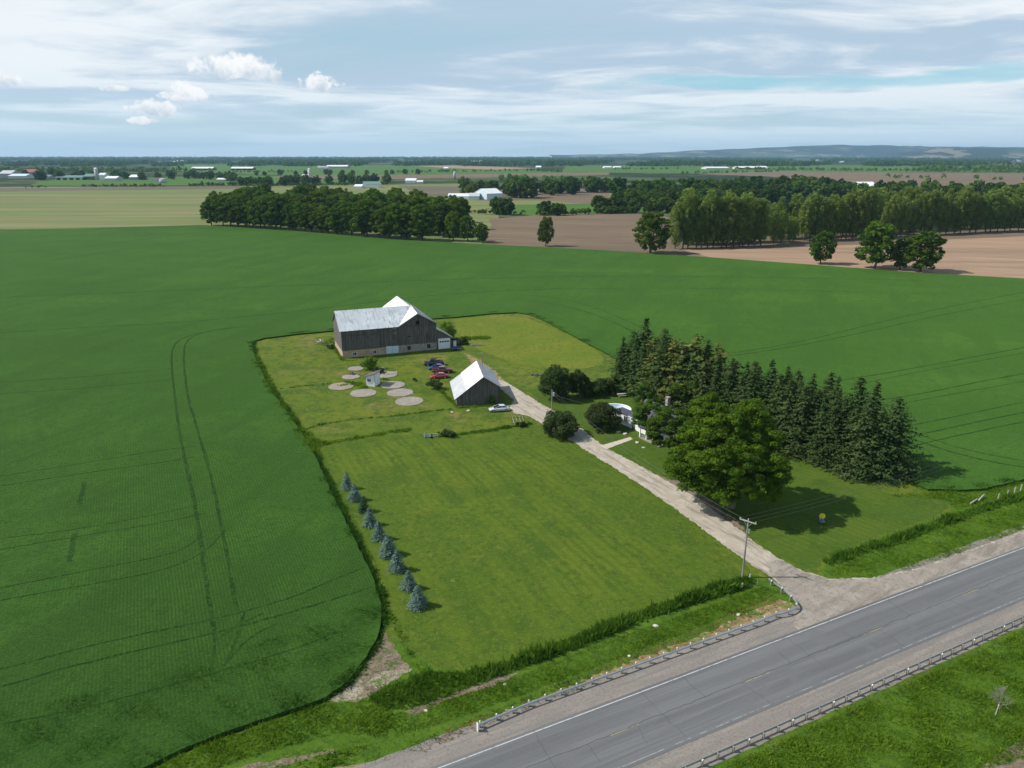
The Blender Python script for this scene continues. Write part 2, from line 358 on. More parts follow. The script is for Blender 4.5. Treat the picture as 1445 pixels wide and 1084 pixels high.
g_crop = ground_mat('crop', ((.026, .076, .011), [(.012, (.044, .108, .013), .44, .58, (1, 2.4, 1), 10), (.004, (.019, .058, .009), .48, .58), (.008, (.052, .112, .013), .54, .62, (.5, 3.2, 1), 6), (.045, (.035, .090, .012), .45, .60, (3.4, .6, 1), 20), (.02, (.022, .062, .009), .49, .60, (4, .5, 1), 20), (.009, (.054, .108, .014), .60, .68), (.35, (.022, .062, .009), .48, .64), (1.6, (.017, .048, .008), .44, .64), (5, (.052, .112, .015), .48, .66)]),
                    stripes=[(ROAD, .42, (.013, .040, .007), .6)], bump=(5, .24), sheen=(.17, (.45, .95, .12)))
g_crop_far = None
g_khaki = ground_mat('khaki_field', ((.15, .165, .065), [(.01, (.20, .195, .085), .42, .60, (.25, 3, 1)), (.006, (.12, .17, .05), .48, .6, (.2, 3, 1)), (.02, (.13, .12, .075), .55, .66, (.2, 3, 1))]), bump=(.5, .2))
g_brown = ground_mat('ploughed_field', ((.17, .122, .082), [(.008, (.13, .10, .068), .42, .6, (.4, 2.6, 1)), (.03, (.21, .155, .11), .5, .66, (.3, 4, 1), 20), (.5, (.14, .105, .07), .45, .7, (.2, 2, 1), 24)]), bump=(1, .12))
g_dkbrown = ground_mat('dark_field', ((.115, .10, .072), [(.006, (.15, .125, .085), .45, .6, (.3, 3, 1)), (.01, (.10, .12, .06), .55, .66, (.3, 3, 1))]), bump=(.5, .2))
g_pink = ground_mat('sandy_field', ((.30, .20, .135), [(.01, (.22, .155, .105), .45, .62, (.4, 2.6, 1)), (.04, (.34, .24, .17), .5, .66, (.3, 4, 1), 20)]), bump=(1, .12))
g_green = ground_mat('green_field', ((.06, .130, .022), [(.005, (.08, .145, .028), .45, .6, (.3, 3, 1)), (.02, (.05, .11, .03), .5, .66, (.3, 3, 1))]), bump=(.5, .2))
g_gravel = ground_mat('gravel', ((.37, .32, .255), [(.5, (.44, .39, .32), .42, .62), (.5, (.235, .20, .165), .50, .64, (.25, 2.2, 1), 62), (5, (.28, .25, .215), .5, .7), (14, (.50, .46, .42), .55, .75)]), bump=(14, .03))
g_shoulder = ground_mat('shoulder_gravel', ((.205, .180, .160), [(.5, (.25, .22, .195), .42, .62, (.3, 2, 1), -ROAD), (.6, (.175, .160, .15), .48, .62, (.12, 2.4, 1), -ROAD), (3, (.16, .14, .125), .5, .66), (11, (.31, .29, .27), .52, .68)]), bump=(16, .03))
g_asphalt = ground_mat('asphalt', ((.128, .128, .132), [(.55, (.152, .152, .156), .45, .58, (.03, 1.3, 1), -ROAD), (.8, (.112, .112, .116), .48, .64, (.03, 1.2, 1), -ROAD), (.25, (.134, .134, .137), .5, .66), (7, (.15, .15, .155), .5, .7)]), bump=(20, .01), rough=.85)
g_soil = ground_mat('bare_soil', ((.165, .125, .09), [(.6, (.22, .175, .13), .42, .62), (2.5, (.10, .08, .06), .5, .66), (.9, (.07, .11, .03), .53, .62), (6, (.26, .22, .17), .54, .7)]), bump=(5, .08))
g_straw = ground_mat('straw_soil', ((.26, .225, .165), [(.8, (.33, .29, .225), .45, .62), (3, (.16, .14, .09), .48, .64), (.7, (.09, .13, .035), .52, .6), (7, (.38, .34, .27), .55, .7)]), bump=(5, .08))
g_dry = ground_mat('dry_verge', ((.24, .165, .08), [(.3, (.11, .15, .03), .46, .58), (1.8, (.34, .27, .18), .46, .66), (5, (.16, .12, .07), .5, .7)]), bump=(6, .06))
g_paint = ground_mat('road_paint', ((.46, .46, .455), [(1.2, (.24, .24, .24), .54, .64), (5, (.27, .27, .27), .48, .66)]), bump=(20, .002))
g_yellow = ground_mat('yellow_paint', ((.30, .24, .13), [(1.8, (.15, .148, .145), .46, .60)]), bump=(20, .002))
g_crack = ground_mat('crack_filler', ((.065, .065, .067), [(.4, (.10, .10, .102), .5, .6)]), bump=(20, .002))

# ------------------------------------------------------------------ ground sheets
def densify(pts, step, jag, z, seed=0):
    r = random.Random(seed); out = []; n = len(pts)
    for i in range(n):
        a, b = pts[i], pts[(i + 1) % n]; L = (b - a).length; k = max(1, min(400, int(L / step)))
        nn = Vector((-(b - a).y, (b - a).x, 0)).normalized() if L > 0 else Vector((0, 0, 0))
        for j in range(k):
            p = a.lerp(b, j / k)
            if j: p = p + nn * r.uniform(-jag, jag)
            out.append(Vector((p.x, p.y, z)))
    return out
def sheet(name, pts, z, mat, step=2.0, jag=.0, kind='structure', skirt=0.0, seed=0):
    P = densify([Vector((p[0], p[1], z)) for p in pts], step, jag, z, seed) if jag else [Vector((p[0], p[1], z)) for p in pts]
    area = sum(P[i].x * P[(i + 1) % len(P)].y - P[(i + 1) % len(P)].x * P[i].y for i in range(len(P)))
    if area < 0: P.reverse()
    tris = tessellate_polygon([P]); b = MB()
    fs = []
    for t_ in tris:
        a, q, c = (P[i] for i in t_)
        fs.append(t_ if (q - a).cross(c - a).z > 0 else (t_[0], t_[2], t_[1]))
    b.add(P, fs)
    if skirt:
        k = len(P); b.add(P + [p - Vector((0, 0, skirt)) for p in P], [(i, i + k, (i + 1) % k + k, (i + 1) % k) for i in range(k)])
    o = b.build(name, mat)
    if kind: o['kind'] = kind
    return o
def gp(lst, z=0.0): return [G(x, y, z) for x, y in lst]
def chaikin(pts, n=2):
    for _ in range(n):
        q = [pts[0]]
        for a, b in zip(pts, pts[1:]): q += [a.lerp(b, .25), a.lerp(b, .75)]
        q.append(pts[-1]); pts = q
    return pts

XL = 21000
sheet('ground', [(-XL, -XL), (XL, -XL), (XL, XL), (-XL, XL)], 0, g_base)
fields = [   # far patchwork, photo outline -> (name, material)
    ('khaki_field', [(-500, 266), (300, 263), (700, 259), (720, 285), (700, 312), (690, 346), (400, 330), (285, 320), (-500, 329)], g_khaki),
    ('dark_field', [(-500, 264), (0, 266), (330, 262), (360, 266), (-20, 271), (-500, 274)], g_dkbrown),
    ('green_pasture', [(45, 262), (55, 255), (120, 253), (330, 247), (480, 250), (560, 256), (640, 253), (340, 261.5)], g_green),
    ('green_pasture', [(240, 241), (240, 232), (600, 233), (760, 240), (860, 247), (560, 247), (360, 247)], g_green),
    ('dark_field', [(380, 251), (400, 247.5), (620, 246.5), (860, 243), (860, 247), (560, 253)], g_brown),
    ('sandy_field', [(585, 234.5), (640, 233.5), (760, 237.5), (700, 239.5), (640, 237.5)], g_pink),
    ('green_pasture', [(560, 262), (600, 262), (740, 268), (800, 264), (880, 275), (850, 301), (700, 298), (560, 268)], g_khaki),
    ('dark_field', [(600, 276), (560, 262.5), (700, 263), (860, 268), (860, 276), (700, 285)], g_dkbrown),
    ('brown_field', [(720, 281), (730, 277), (860, 272), (856, 290), (760, 283)], g_brown),
    ('green_pasture', [(700, 303), (702, 290), (860, 287), (920, 294), (905, 302), (760, 305)], g_green),
    ('green_pasture', [(790, 243), (800, 234), (1000, 232), (1400, 234), (1445, 244), (1300, 243), (1050, 246)], g_green),
    ('ploughed_field', [(985, 246), (1085, 242), (1250, 243.5), (1500, 245), (1600, 256), (1320, 263.5), (1180, 258), (1080, 249)], g_brown),
    ('ploughed_field', [(685, 348), (690, 309), (760, 304), (905, 300), (1080, 330), (1500, 320), (1700, 330), (1800, 420), (1445, 396), (1140, 376), (850, 356)], g_brown),
    ('sandy_field', [(1010, 366), (960, 352), (1100, 351), (1250, 344), (1500, 330), (1800, 340), (1800, 420), (1445, 396), (1140, 376)], g_pink),
    ('green_pasture', [(1220, 285), (1230, 270), (1330, 266), (1380, 282)], g_green),
]
for i, (nm, pl, mt) in enumerate(fields):
    sheet(nm, gp(pl), .02 + .012 * i, mt, step=30, jag=3, seed=i)
# ground of the farmstead
sheet('yard', gp([(335, 470), (740, 432), (880, 480), (1300, 630), (1550, 640), (1600, 760), (1445, 790), (1128, 864), (675, 1034), (560, 1084), (100, 1200), (470, 960), (530, 900), (530, 850), (345, 510)]), .24, g_yard)
ZY = .24                                            # height of the farm ground
def yard_sheet(name, px, dz, mat, jag=.15, step=.8, seed=0, smooth=0):
    P = gp(px, ZY)
    if smooth: P = chaikin(P + [P[0]], smooth)[:-1]
    return sheet(name, P, ZY + dz, mat, step=step, jag=jag, seed=seed)
LAWN = [(446, 650), (450, 637), (465, 628), (520, 618), (585, 613), (640, 611), (700, 604), (745, 598), (790, 606), (815, 622), (850, 650), (905, 686), (960, 724), (1010, 765), (1050, 795), (1062, 808), (1040, 815), (970, 838), (900, 864), (800, 905), (720, 937), (660, 948), (605, 940), (580, 915), (555, 862), (520, 790), (490, 735), (465, 690)]
yard_sheet('lawn', LAWN, .008, g_lawn, .12, .7, 3, 1)
yard_sheet('house_lawn', [(790, 590), (760, 565), (740, 545), (870, 545), (960, 560), (1080, 625), (1150, 655), (1250, 700), (1330, 702), (1340, 722), (1250, 752), (1160, 785), (1155, 806), (1105, 790), (1040, 745), (980, 700), (900, 660), (850, 625), (815, 600)], .008, g_houselawn, .15, .8, 4, 1)
yard_sheet('mown_field', [(640, 450), (730, 443), (800, 471), (853, 500), (848, 520), (760, 520), (700, 505), (650, 480)], .006, g_mown, .2, 1, 5, 1)
VERGE = [(140, 1140), (240, 1070), (330, 1036), (460, 990), (520, 950), (560, 900), (590, 925), (620, 945), (700, 945), (800, 908), (900, 866), (1000, 830), (1062, 810), (1095, 820), (1128, 856), (900, 950), (675, 1032), (560, 1084), (300, 1200)]
yard_sheet('verge', VERGE, .0125, g_verge, .2, .8, 6)
yard_sheet('verge', [(1155, 806), (1180, 778), (1260, 752), (1345, 722), (1330, 700), (1300, 692), (1362, 692), (1445, 676), (1600, 650), (1650, 700), (1445, 750), (1370, 775), (1290, 803), (1230, 816), (1175, 817)], .016, g_verge, .2, .8, 7)
# road frame: a along the road (to the right), b across it (away from the camera)
RO = G(765, 1080); RU = Vector((math.cos(R_(ROAD)), math.sin(R_(ROAD)), 0)); RV = Vector((-RU.y, RU.x, 0))
def RD(a, b, z=0.0): p = RO + RU * a + RV * b; return Vector((p.x, p.y, z))
sheet('verge', [RD(-300, -5), RD(500, -5), RD(500, -60), RD(-300, -60)], ZY + .0172, g_verge)
yard_sheet('dry_verge', [(560, 1066), (600, 1048), (690, 1013), (800, 970), (900, 930), (1000, 892), (1060, 862), (1100, 846), (1118, 852), (1128, 864), (900, 952), (675, 1034), (600, 1070), (480, 1120), (330, 1150), (470, 1084)], .020, g_dry, .35, .5, 8)
yard_sheet('soil', [(540, 882), (548, 900), (562, 922), (578, 942), (552, 962), (515, 985), (470, 990), (455, 982), (500, 948), (522, 920)], .018, g_soil, .3, .5, 9)
yard_sheet('straw_patch', [(465, 986), (480, 968), (505, 945), (512, 962), (508, 990), (478, 992)], .0242, g_straw, .3, .5, 10)
yard_sheet('straw_patch', [(515, 965), (540, 948), (582, 944), (560, 960), (530, 972)], .0244, g_straw, .3, .5, 11)
yard_sheet('ditch_bed', [(570, 1005), (620, 985), (700, 955), (735, 950), (700, 968), (640, 985), (585, 1010)], .0235, g_soil, .2, .5, 12)
yard_sheet('ditch_bed', [(330, 1084), (400, 1070), (470, 1058), (478, 1061), (420, 1075), (335, 1094)], .0215, g_soil, .2, .5, 13)
# driveway and the road
DRIVE = [(700, 536), (712, 538), (735, 552), (765, 571), (793, 585), (818, 603), (848, 627), (872, 641), (922, 668), (980, 700), (1026, 735), (1062, 763), (1100, 789), (1132, 806), (1168, 817), (1230, 816), (1292, 803), (1370, 776), (1445, 749), (1700, 655), (1700, 700), (1445, 778), (1128, 893), (1120, 880), (1130, 860), (1118, 845), (1092, 818), (1058, 795), (1018, 767), (958, 722), (900, 682), (842, 645), (790, 613), (748, 588), (725, 583), (718, 576), (725, 565), (706, 548)]
yard_sheet('driveway', DRIVE, .028, g_gravel, .22, .5, 14)
yard_sheet('dirt_track', [(655, 498), (672, 505), (700, 525), (712, 538), (706, 548), (690, 535), (668, 515)], .0222, g_dry, .5, .5, 15)
g_apron = ground_mat('apron_gravel', ((.265, .228, .19), [(.35, (.32, .28, .24), .42, .60), (.5, (.19, .168, .145), .48, .62, (.3, 1.6, 1), -40), (1.3, (.20, .175, .15), .5, .66), (4, (.17, .15, .13), .5, .7), (12, (.38, .35, .32), .54, .7)]), bump=(14, .03))
yard_sheet('driveway_apron', [(1092, 790), (1105, 791), (1132, 807), (1168, 818), (1230, 817), (1292, 804), (1370, 777), (1445, 750), (1700, 656), (1700, 700), (1445, 777), (1128, 892), (1121, 880), (1129, 860), (1118, 845), (1100, 822), (1085, 806)], .032, g_apron, .25, .4, 18)
yard_sheet('garden_path', [(846, 629.5), (889, 617), (893, 620), (856, 634)], .034, M['path'], .05, .5, 16)
yard_sheet('dirt_edge', [(905, 665), (960, 680), (1010, 712), (1045, 740), (1062, 764), (1026, 738), (980, 704)], .0193, g_soil, .4, .6, 17)
sheet('road_shoulder', [RD(-300, 4.0), RD(500, 4.0), RD(500, 8.2), RD(41, 8.0), RD(-4, 7.4), RD(-12, 7.4), RD(-30, 7.4), RD(-300, 7.4)], ZY + .0255, g_shoulder, 1, .15)
sheet('road_shoulder', [RD(-300, -4.0), RD(500, -4.0), RD(500, -7.4), RD(-300, -7.4)], ZY + .024, g_shoulder, 1, .15)
sheet('road', [RD(-300, -4.15), RD(500, -4.15), RD(500, 4.15), RD(-300, 4.15)], ZY + .045, g_asphalt)
sheet('road_edge_line', [RD(-300, 3.69), RD(500, 3.69), RD(500, 3.81), RD(-300, 3.81)], ZY + .050, g_paint)
rr = random.Random(5)
b = MB(); a = -60
while a < 200:
    L = rr.uniform(.5, 5); gap = rr.choice([.2, .3, .5, 1.4]); zl = ZY + .050
    b.poly([RD(a, -3.80, zl), RD(a + L, -3.80, zl), RD(a + L, -3.70, zl), RD(a, -3.70, zl)]); a += L + gap
g_worn = ground_mat('worn_paint', ((.27, .27, .268), [(1.2, (.16, .16, .16), .46, .58)]), bump=(20, .002))
o = b.build('worn_edge_line', g_worn); o['kind'] = 'structure'
b = MB()
for a in (-12, 6.5, 24, 42.5, 61, 80, 98): b.poly([RD(a + 1.2, -.06, zl), RD(a + 4.6, -.06, zl), RD(a + 4.6, .06, zl), RD(a + 1.2, .06, zl)])
o = b.build('centre_line', g_yellow); o['kind'] = 'structure'
b = MB()
def crack(p, q, wd, n, zz_):
    pts = []
    for i in range(n + 1):
        t_ = i / n; c = p.lerp(q, t_) + RV * rr.uniform(-.1, .1) + RU * rr.uniform(-.12, .12); pts.append(c)
    for c, d in zip(pts, pts[1:]):
        nn = Vector((-(d - c).y, (d - c).x, 0)).normalized() * wd
        b.poly([c - nn, d - nn, d + nn, c + nn])
zc = ZY + .054
crack(RD(-40, .12, zc), RD(150, .12, zc), .026, 260, 0)
for i in range(32):
    a = -10 + i * 5.1 + rr.uniform(-1.5, 1.5); lo, hi = rr.choice([(-4, .1), (-3.4, 4), (.1, 3.9), (-2.4, .1), (.1, 2.2)])
    crack(RD(a, lo, zc), RD(a + rr.uniform(-.6, .6), hi, zc), .018, 10, 0)
o = b.build('road_cracks', g_crack); o['kind'] = 'stuff'
sheet('side_road', gp([(1330, 1140), (1395, 1074), (1450, 1038), (1600, 940), (1700, 1200), (1400, 1300)], ZY), ZY + .035, g_soil)

# the green crop, standing half a metre tall round the farmstead
CZ = ZY + .45
CROP = [(-500, 328), (0, 325), (150, 321), (285, 317.5), (420, 326), (560, 338), (690, 345), (850, 353), (1000, 363), (1140, 373), (1300, 385), (1445, 393), (1700, 410), (1900, 560), (1700, 622), (1445, 676), (1390, 689), (1362, 691), (1310, 690), (1292, 682), (1284, 668), (1230, 646), (1150, 614), (1050, 574), (960, 542), (905, 524), (872, 506), (850, 495), (800, 468), (765, 450), (745, 443), (730, 440.5), (690, 442.5), (640, 447.5), (600, 450), (474, 466), (420, 471), (372, 477), (358, 481), (355, 488), (360, 504), (372, 530), (385, 555), (400, 574), (430, 618), (448, 650), (470, 700), (500, 760), (525, 812), (536, 845), (538, 870), (532, 900), (518, 925), (505, 942), (496, 955), (482, 968), (460, 983), (400, 1004), (330, 1028), (250, 1060), (200, 1084), (100, 1130), (-50, 1200), (-900, 1300)]
cr = sheet('crop_field', gp(CROP, CZ), CZ, g_crop, step=1.0, jag=.12, skirt=.46, seed=21)
# wheel tracks pressed into the crop
def ribbon(b, pts, wd, z, jag=.06):
    pts = chaikin([Vector((p.x, p.y, z)) for p in pts], 3); q = []
    for p, r_ in zip(pts, pts[1:]):
        k = max(1, int((r_ - p).length / 1.5))
        for i in range(k): q.append(p.lerp(r_, i / k))
    q.append(pts[-1]); L = []
    for i, p in enumerate(q):
        t_ = (q[min(i + 1, len(q) - 1)] - q[max(0, i - 1)]); nn = Vector((-t_.y, t_.x, 0)).normalized()
        L.append((p + nn * (wd / 2 + rr.uniform(-jag, jag)), p - nn * (wd / 2 + rr.uniform(-jag, jag))))
    for (a1, a2), (b1, b2) in zip(L, L[1:]): b.poly([a1, a2, b2, b1])
g_track = ground_mat('pressed_crop', ((.013, .038, .006), [(.8, (.010, .028, .005), .45, .62), (2.5, (.032, .082, .011), .44, .60), (.10, (.022, .062, .009), .50, .64)]), bump=(5, .1))
tracks = [  # (points, width)
    ([(352, 461), (300, 466), (265, 474), (248, 483), (242, 496), (243, 530), (254, 620), (271, 690), (283, 760), (294, 840), (303, 893)], .55),
    ([(335, 461), (290, 468), (265, 478), (258, 495), (264, 560), (277, 600), (300, 680), (318, 770), (334, 862)], .5),
    ([(-60, 958), (0, 945), (150, 905), (300, 875), (400, 848), (450, 827), (515, 800)], .45),
    ([(-60, 985), (0, 970), (130, 932), (300, 895), (420, 862), (525, 828)], .5),
    ([(-60, 843), (0, 830), (120, 806), (220, 787), (262, 775), (285, 755)], .3),
    ([(-60, 860), (0, 847), (150, 821), (240, 803), (292, 778), (318, 748)], .3),
    ([(-60, 682), (0, 672), (130, 652), (220, 636), (276, 630)], .35),
    ([(-60, 696), (0, 686), (110, 669), (240, 651), (276, 645)], .35),
    ([(-60, 770), (0, 760), (120, 746), (230, 724), (280, 712)], .28),
    ([(-60, 786), (0, 776), (110, 757), (240, 736), (290, 724)], .28),
    ([(960, 498), (1028, 500), (1130, 483), (1300, 440), (1500, 402)], .5), ([(980, 507), (1070, 498), (1180, 478), (1320, 446), (1500, 412)], .5),
    ([(1185, 537), (1250, 527), (1400, 499), (1600, 462)], .5), ([(1200, 545), (1300, 524), (1445, 498), (1600, 470)], .35),
    ([(1222, 568), (1300, 556), (1400, 535), (1600, 500)], .5), ([(1240, 575), (1330, 559), (1445, 538), (1600, 512)], .35),
    ([(1270, 603), (1330, 592), (1400, 577), (1600, 535)], .4), ([(1280, 617), (1340, 604), (1400, 591), (1600, 550)], .45), ([(1290, 629), (1350, 615), (1445, 595), (1600, 565)], .4),
    ([(1284, 618), (1340, 638), (1400, 652), (1445, 660), (1550, 668)], .5), ([(1290, 611), (1350, 632), (1445, 652), (1550, 660)], .35),
    ([(740, 424), (800, 431), (860, 452), (905, 474), (930, 484)], .5), ([(752, 417), (812, 424), (880, 450), (930, 475)], .4),
    ([(0, 470), (120, 462), (250, 456), (420, 440), (640, 412), (900, 405), (1200, 412)], .7), ([(0, 420), (250, 410), (600, 395), (900, 388), (1300, 396)], .9),
    ([(0, 540), (120, 532), (243, 520)], .4), ([(0, 556), (120, 548), (243, 536)], .35),
    ([(390, 880), (350, 900), (315, 940)], .4), ([(345, 862), (335, 900), (318, 935)], .4), ([(303, 893), (302, 920), (296, 945)], .4), ([(372, 865), (330, 885), (302, 905)], .35),
    ([(-40, 1030), (120, 1000), (300, 950), (420, 915), (480, 890)], .3),
    ([(119, 681), (115, 697), (112, 712)], .8), ([(106, 753), (101, 772), (98, 793)], .8),
]
b = MB()
for i, (pl, wd) in enumerate(tracks): ribbon(b, gp(pl, CZ), wd * (.8 if i > 1 else 1), CZ + .008 + .0006 * i, wd * .22)
o = b.build('crop_wheel_tracks', g_track); o['kind'] = 'structure'
# ragged stand of crop plants along its edge and rows
def scatter_blades(pts, h, wd, lean, n=3, seed=1, base_z=None):
    """pts (k,3): a tuft of n leaning blades at each"""
    r = np.random.default_rng(seed); k = len(pts); P = np.repeat(pts, n, 0); m = len(P)
    an = r.uniform(0, 2 * np.pi, m); hh = h * r.uniform(.55, 1.25, m); ww = wd * r.uniform(.6, 1.3, m)
    hh *= .72 + .42 * np.sin(P[:, 0] * .55 + 2 * np.sin(P[:, 1] * .31)) * np.sin(P[:, 1] * .8 + 1.7 * np.sin(P[:, 0] * .23)) + .12 * np.sin(P[:, 0] * 2.3 + P[:, 1] * 3.1)
    off = r.uniform(-1, 1, (m, 2)) * wd * 1.2
    a = P.copy(); a[:, 0] += off[:, 0]; a[:, 1] += off[:, 1]; c = a.copy()
    dx, dy = np.cos(an) * ww / 2, np.sin(an) * ww / 2
    A = a.copy(); A[:, 0] -= dx; A[:, 1] -= dy
    B = a.copy(); B[:, 0] += dx; B[:, 1] += dy
    ln = lean * r.normal(0, 1, (m, 2)); T = a.copy(); T[:, 0] += ln[:, 0] * hh; T[:, 1] += ln[:, 1] * hh; T[:, 2] += hh
    M1 = (B + T) / 2 + np.stack([r.normal(0, .12, m) * ww * 2, r.normal(0, .12, m) * ww * 2, hh * .12], 1)
    return np.stack([A, B, M1, T], 1).reshape(-1, 3)
def inpoly(x, y, P):
    ins = np.zeros(len(x), bool); n = len(P)
    for i in range(n):
        x1, y1 = P[i][0], P[i][1]; x2, y2 = P[(i + 1) % n][0], P[(i + 1) % n][1]
        c = ((y1 > y) != (y2 > y)); xi = (x2 - x1) * (y - y1) / ((y2 - y1) if y2 != y1 else 1e-9) + x1
        ins ^= c & (x < xi)
    return ins
def pts_in(px, dens, z, seed, world=False, clump=0.0):
    P = px if world else gp(px, z)
    xs = [p[0] for p in P]; ys = [p[1] for p in P]; r = np.random.default_rng(seed)
    n = int((max(xs) - min(xs)) * (max(ys) - min(ys)) * dens)
    x = r.uniform(min(xs), max(xs), n); y = r.uniform(min(ys), max(ys), n); k = inpoly(x, y, P)
    x, y = x[k], y[k]
    if clump:
        f = np.sin(x * .9 + 1.3 * np.sin(y * .7)) * np.sin(y * 1.1 + 1.1 * np.sin(x * .5)) + r.normal(0, .5, len(x)); k = f > clump - 1; x, y = x[k], y[k]
    return np.stack([x, y, np.full(len(x), z)], 1)
def along(px, wd, dens, z, seed, world=False):
    P = px if world else gp(px, z); r = np.random.default_rng(seed); out = []
    for a, c in zip(P, P[1:]):
        L = (c - a).length; k = max(1, int(L * wd * dens)); t_ = r.uniform(0, 1, k); s_ = r.uniform(-.5, .5, k) * wd * r.uniform(.5, 1.1, k)
        d = (c - a) / L; out.append(np.stack([a.x + d.x * L * t_ - d.y * s_, a.y + d.y * L * t_ + d.x * s_, np.full(k, z)], 1))
    return np.concatenate(out)
def stuff(name, V, mat, label, cat):
    o = ob(name, np_mesh(name, V, 4, mat)); return tag(o, label, cat, kind='stuff')
edge_px = CROP[14:58]
Vc = np.concatenate([scatter_blades(along(edge_px, 1.6, 30, ZY, 31), .60, .13, .7, 3, 32), scatter_blades(along(edge_px, 2.6, 9, ZY, 37), .38, .10, .7, 3, 38)])
near = pts_in([(-80, 1160), (-40, 1010), (120, 980), (300, 930), (430, 885), (525, 850), (538, 872), (515, 925), (482, 968), (400, 1004), (250, 1060), (100, 1130)], 34, CZ - .06, 33)
Vc2 = scatter_blades(near, .17, .08, .9, 2, 34)
stuff('crop_plants', np.concatenate([Vc, Vc2]), M['crop_leaf'], 'dark green crop leaves along the ragged edge of the big field', 'crop')

# weeds and long grass
zy = ZY
V = [scatter_blades(along([(357, 500), (385, 560), (405, 590), (428, 620), (446, 645)], 3.2, 9, zy, 40), .7, .18, .3, 3, 41),
     scatter_blades(along([(432, 632), (470, 624), (520, 616), (560, 609), (580, 606)], 1.9, 12, zy, 42), .7, .18, .3, 3, 43),
     scatter_blades(along([(425, 612), (440, 628), (436, 640)], 4, 10, zy, 44), .8, .2, .3, 3, 45)]
stuff('tall_weeds', np.concatenate(V), M['grass_tall'], 'tall bright weeds in a strip between the crop and the yard', 'weeds')
V = [scatter_blades(along([(650, 613), (690, 608), (735, 600), (750, 598)], 1.6, 14, zy, 46), .6, .18, .3, 3, 47),
     scatter_blades(along([(600, 617), (650, 613)], 1.0, 10, zy, 48), .5, .18, .3, 3, 49)]
stuff('garden_weeds', np.concatenate(V), M['grass_dark'], 'low green weeds in a strip left of the leaning wooden rack', 'weeds')
V = [scatter_blades(along([(432, 606), (450, 600), (500, 592), (560, 587), (605, 581), (640, 577)], .5, 14, zy, 50), .5, .16, .3, 3, 51),
     scatter_blades(along([(395, 549), (430, 545), (470, 541)], .35, 14, zy, 52), .4, .16, .3, 3, 53)]
stuff('fence_line_grass', np.concatenate(V), M['grass_dark'], 'thin line of dark long grass left of the drive shed', 'long grass')
V = [scatter_blades(along([(655, 478), (675, 478), (690, 476)], 4, 8, zy, 54), .8, .25, .3, 3, 55), scatter_blades(along([(470, 478), (478, 500), (484, 509)], 1.6, 10, zy, 56), .6, .2, .3, 3, 57),
     scatter_blades(along([(484, 510), (520, 507), (545, 505)], .5, 10, zy, 58), .4, .2, .3, 3, 59), scatter_blades(along([(618, 548), (632, 562), (646, 576), (690, 573), (704, 571)], .9, 14, zy, 60), .55, .18, .3, 3, 61),
     scatter_blades(along([(455, 487), (470, 480)], 3, 6, zy, 62), .6, .2, .3, 3, 63), scatter_blades(along([(500, 545), (512, 543), (516, 549)], 2, 10, zy, 64), .5, .2, .3, 3, 65)]
stuff('building_weeds', np.concatenate(V), M['grass_tall'], 'rough weeds growing against the barn, the hut and the drive shed', 'weeds')
V = [scatter_blades(pts_in([(535, 870), (555, 900), (590, 945), (560, 965), (515, 988), (460, 992), (500, 948), (522, 920)], 7, zy, 601), .2, .06, .7, 3, 602), scatter_blades(pts_in([(560, 1008), (700, 955), (740, 950), (700, 972), (600, 1008)], 8, zy, 603), .25, .06, .6, 3, 604),
     scatter_blades(pts_in([(320, 1095), (400, 1062), (500, 1045), (560, 1040), (600, 1034), (560, 1070), (440, 1095)], 12, zy, 605), .2, .06, .7, 3, 606), scatter_blades(along([(905, 662), (960, 678), (1010, 711), (1045, 740), (1062, 766)], 1.2, 8, zy, 607), .18, .07, .7, 3, 608),
     scatter_blades(along([(1062, 764), (1100, 789), (1132, 806), (1168, 817), (1230, 816), (1292, 803), (1370, 776)], .6, 10, zy, 609), .16, .07, .7, 3, 610), scatter_blades(along([(842, 646), (900, 683), (958, 723), (1018, 768), (1058, 796)], .7, 10, zy, 611), .16, .07, .7, 3, 612),
     scatter_blades(along([(735, 551), (765, 570), (793, 584), (818, 602), (848, 626), (872, 640), (905, 659)], .5, 9, zy, 613), .14, .08, .7, 3, 614)]
stuff('sparse_grass', np.concatenate(V), M['grass_tall'], 'thin grass growing over bare soil and along the driveway edges', 'grass')
# ditch bank along the road: tall dark grass below the lawn, brighter grass towards the rail
bank = [(520, 985), (560, 965), (605, 948), (660, 950), (720, 940), (800, 908), (900, 866), (970, 840), (1030, 818), (1060, 815), (1062, 828), (1020, 842), (930, 868), (850, 898), (770, 930), (720, 950), (640, 980), (575, 1002), (545, 1000)]
V = [scatter_blades(pts_in(bank, 34, zy, 70), .70, .09, .45, 3, 71), scatter_blades(along([(620, 968), (720, 940), (800, 912), (900, 872), (1000, 838), (1050, 825)], 2.2, 16, zy, 72), 1.15, .16, .3, 3, 73),
     scatter_blades(along([(1165, 795), (1210, 779), (1260, 765), (1310, 745), (1360, 728), (1445, 700), (1560, 668)], 2.0, 16, zy, 74), .95, .15, .3, 3, 75)]
stuff('ditch_grass', np.concatenate(V), M['grass_dark'], 'dense dark green grass along the roadside ditch', 'long grass')
vg = [(545, 1010), (640, 985), (720, 958), (780, 935), (860, 905), (950, 872), (1030, 845), (1075, 828), (1100, 836), (1075, 850), (980, 888), (860, 935), (740, 980), (620, 1022), (560, 1040)]
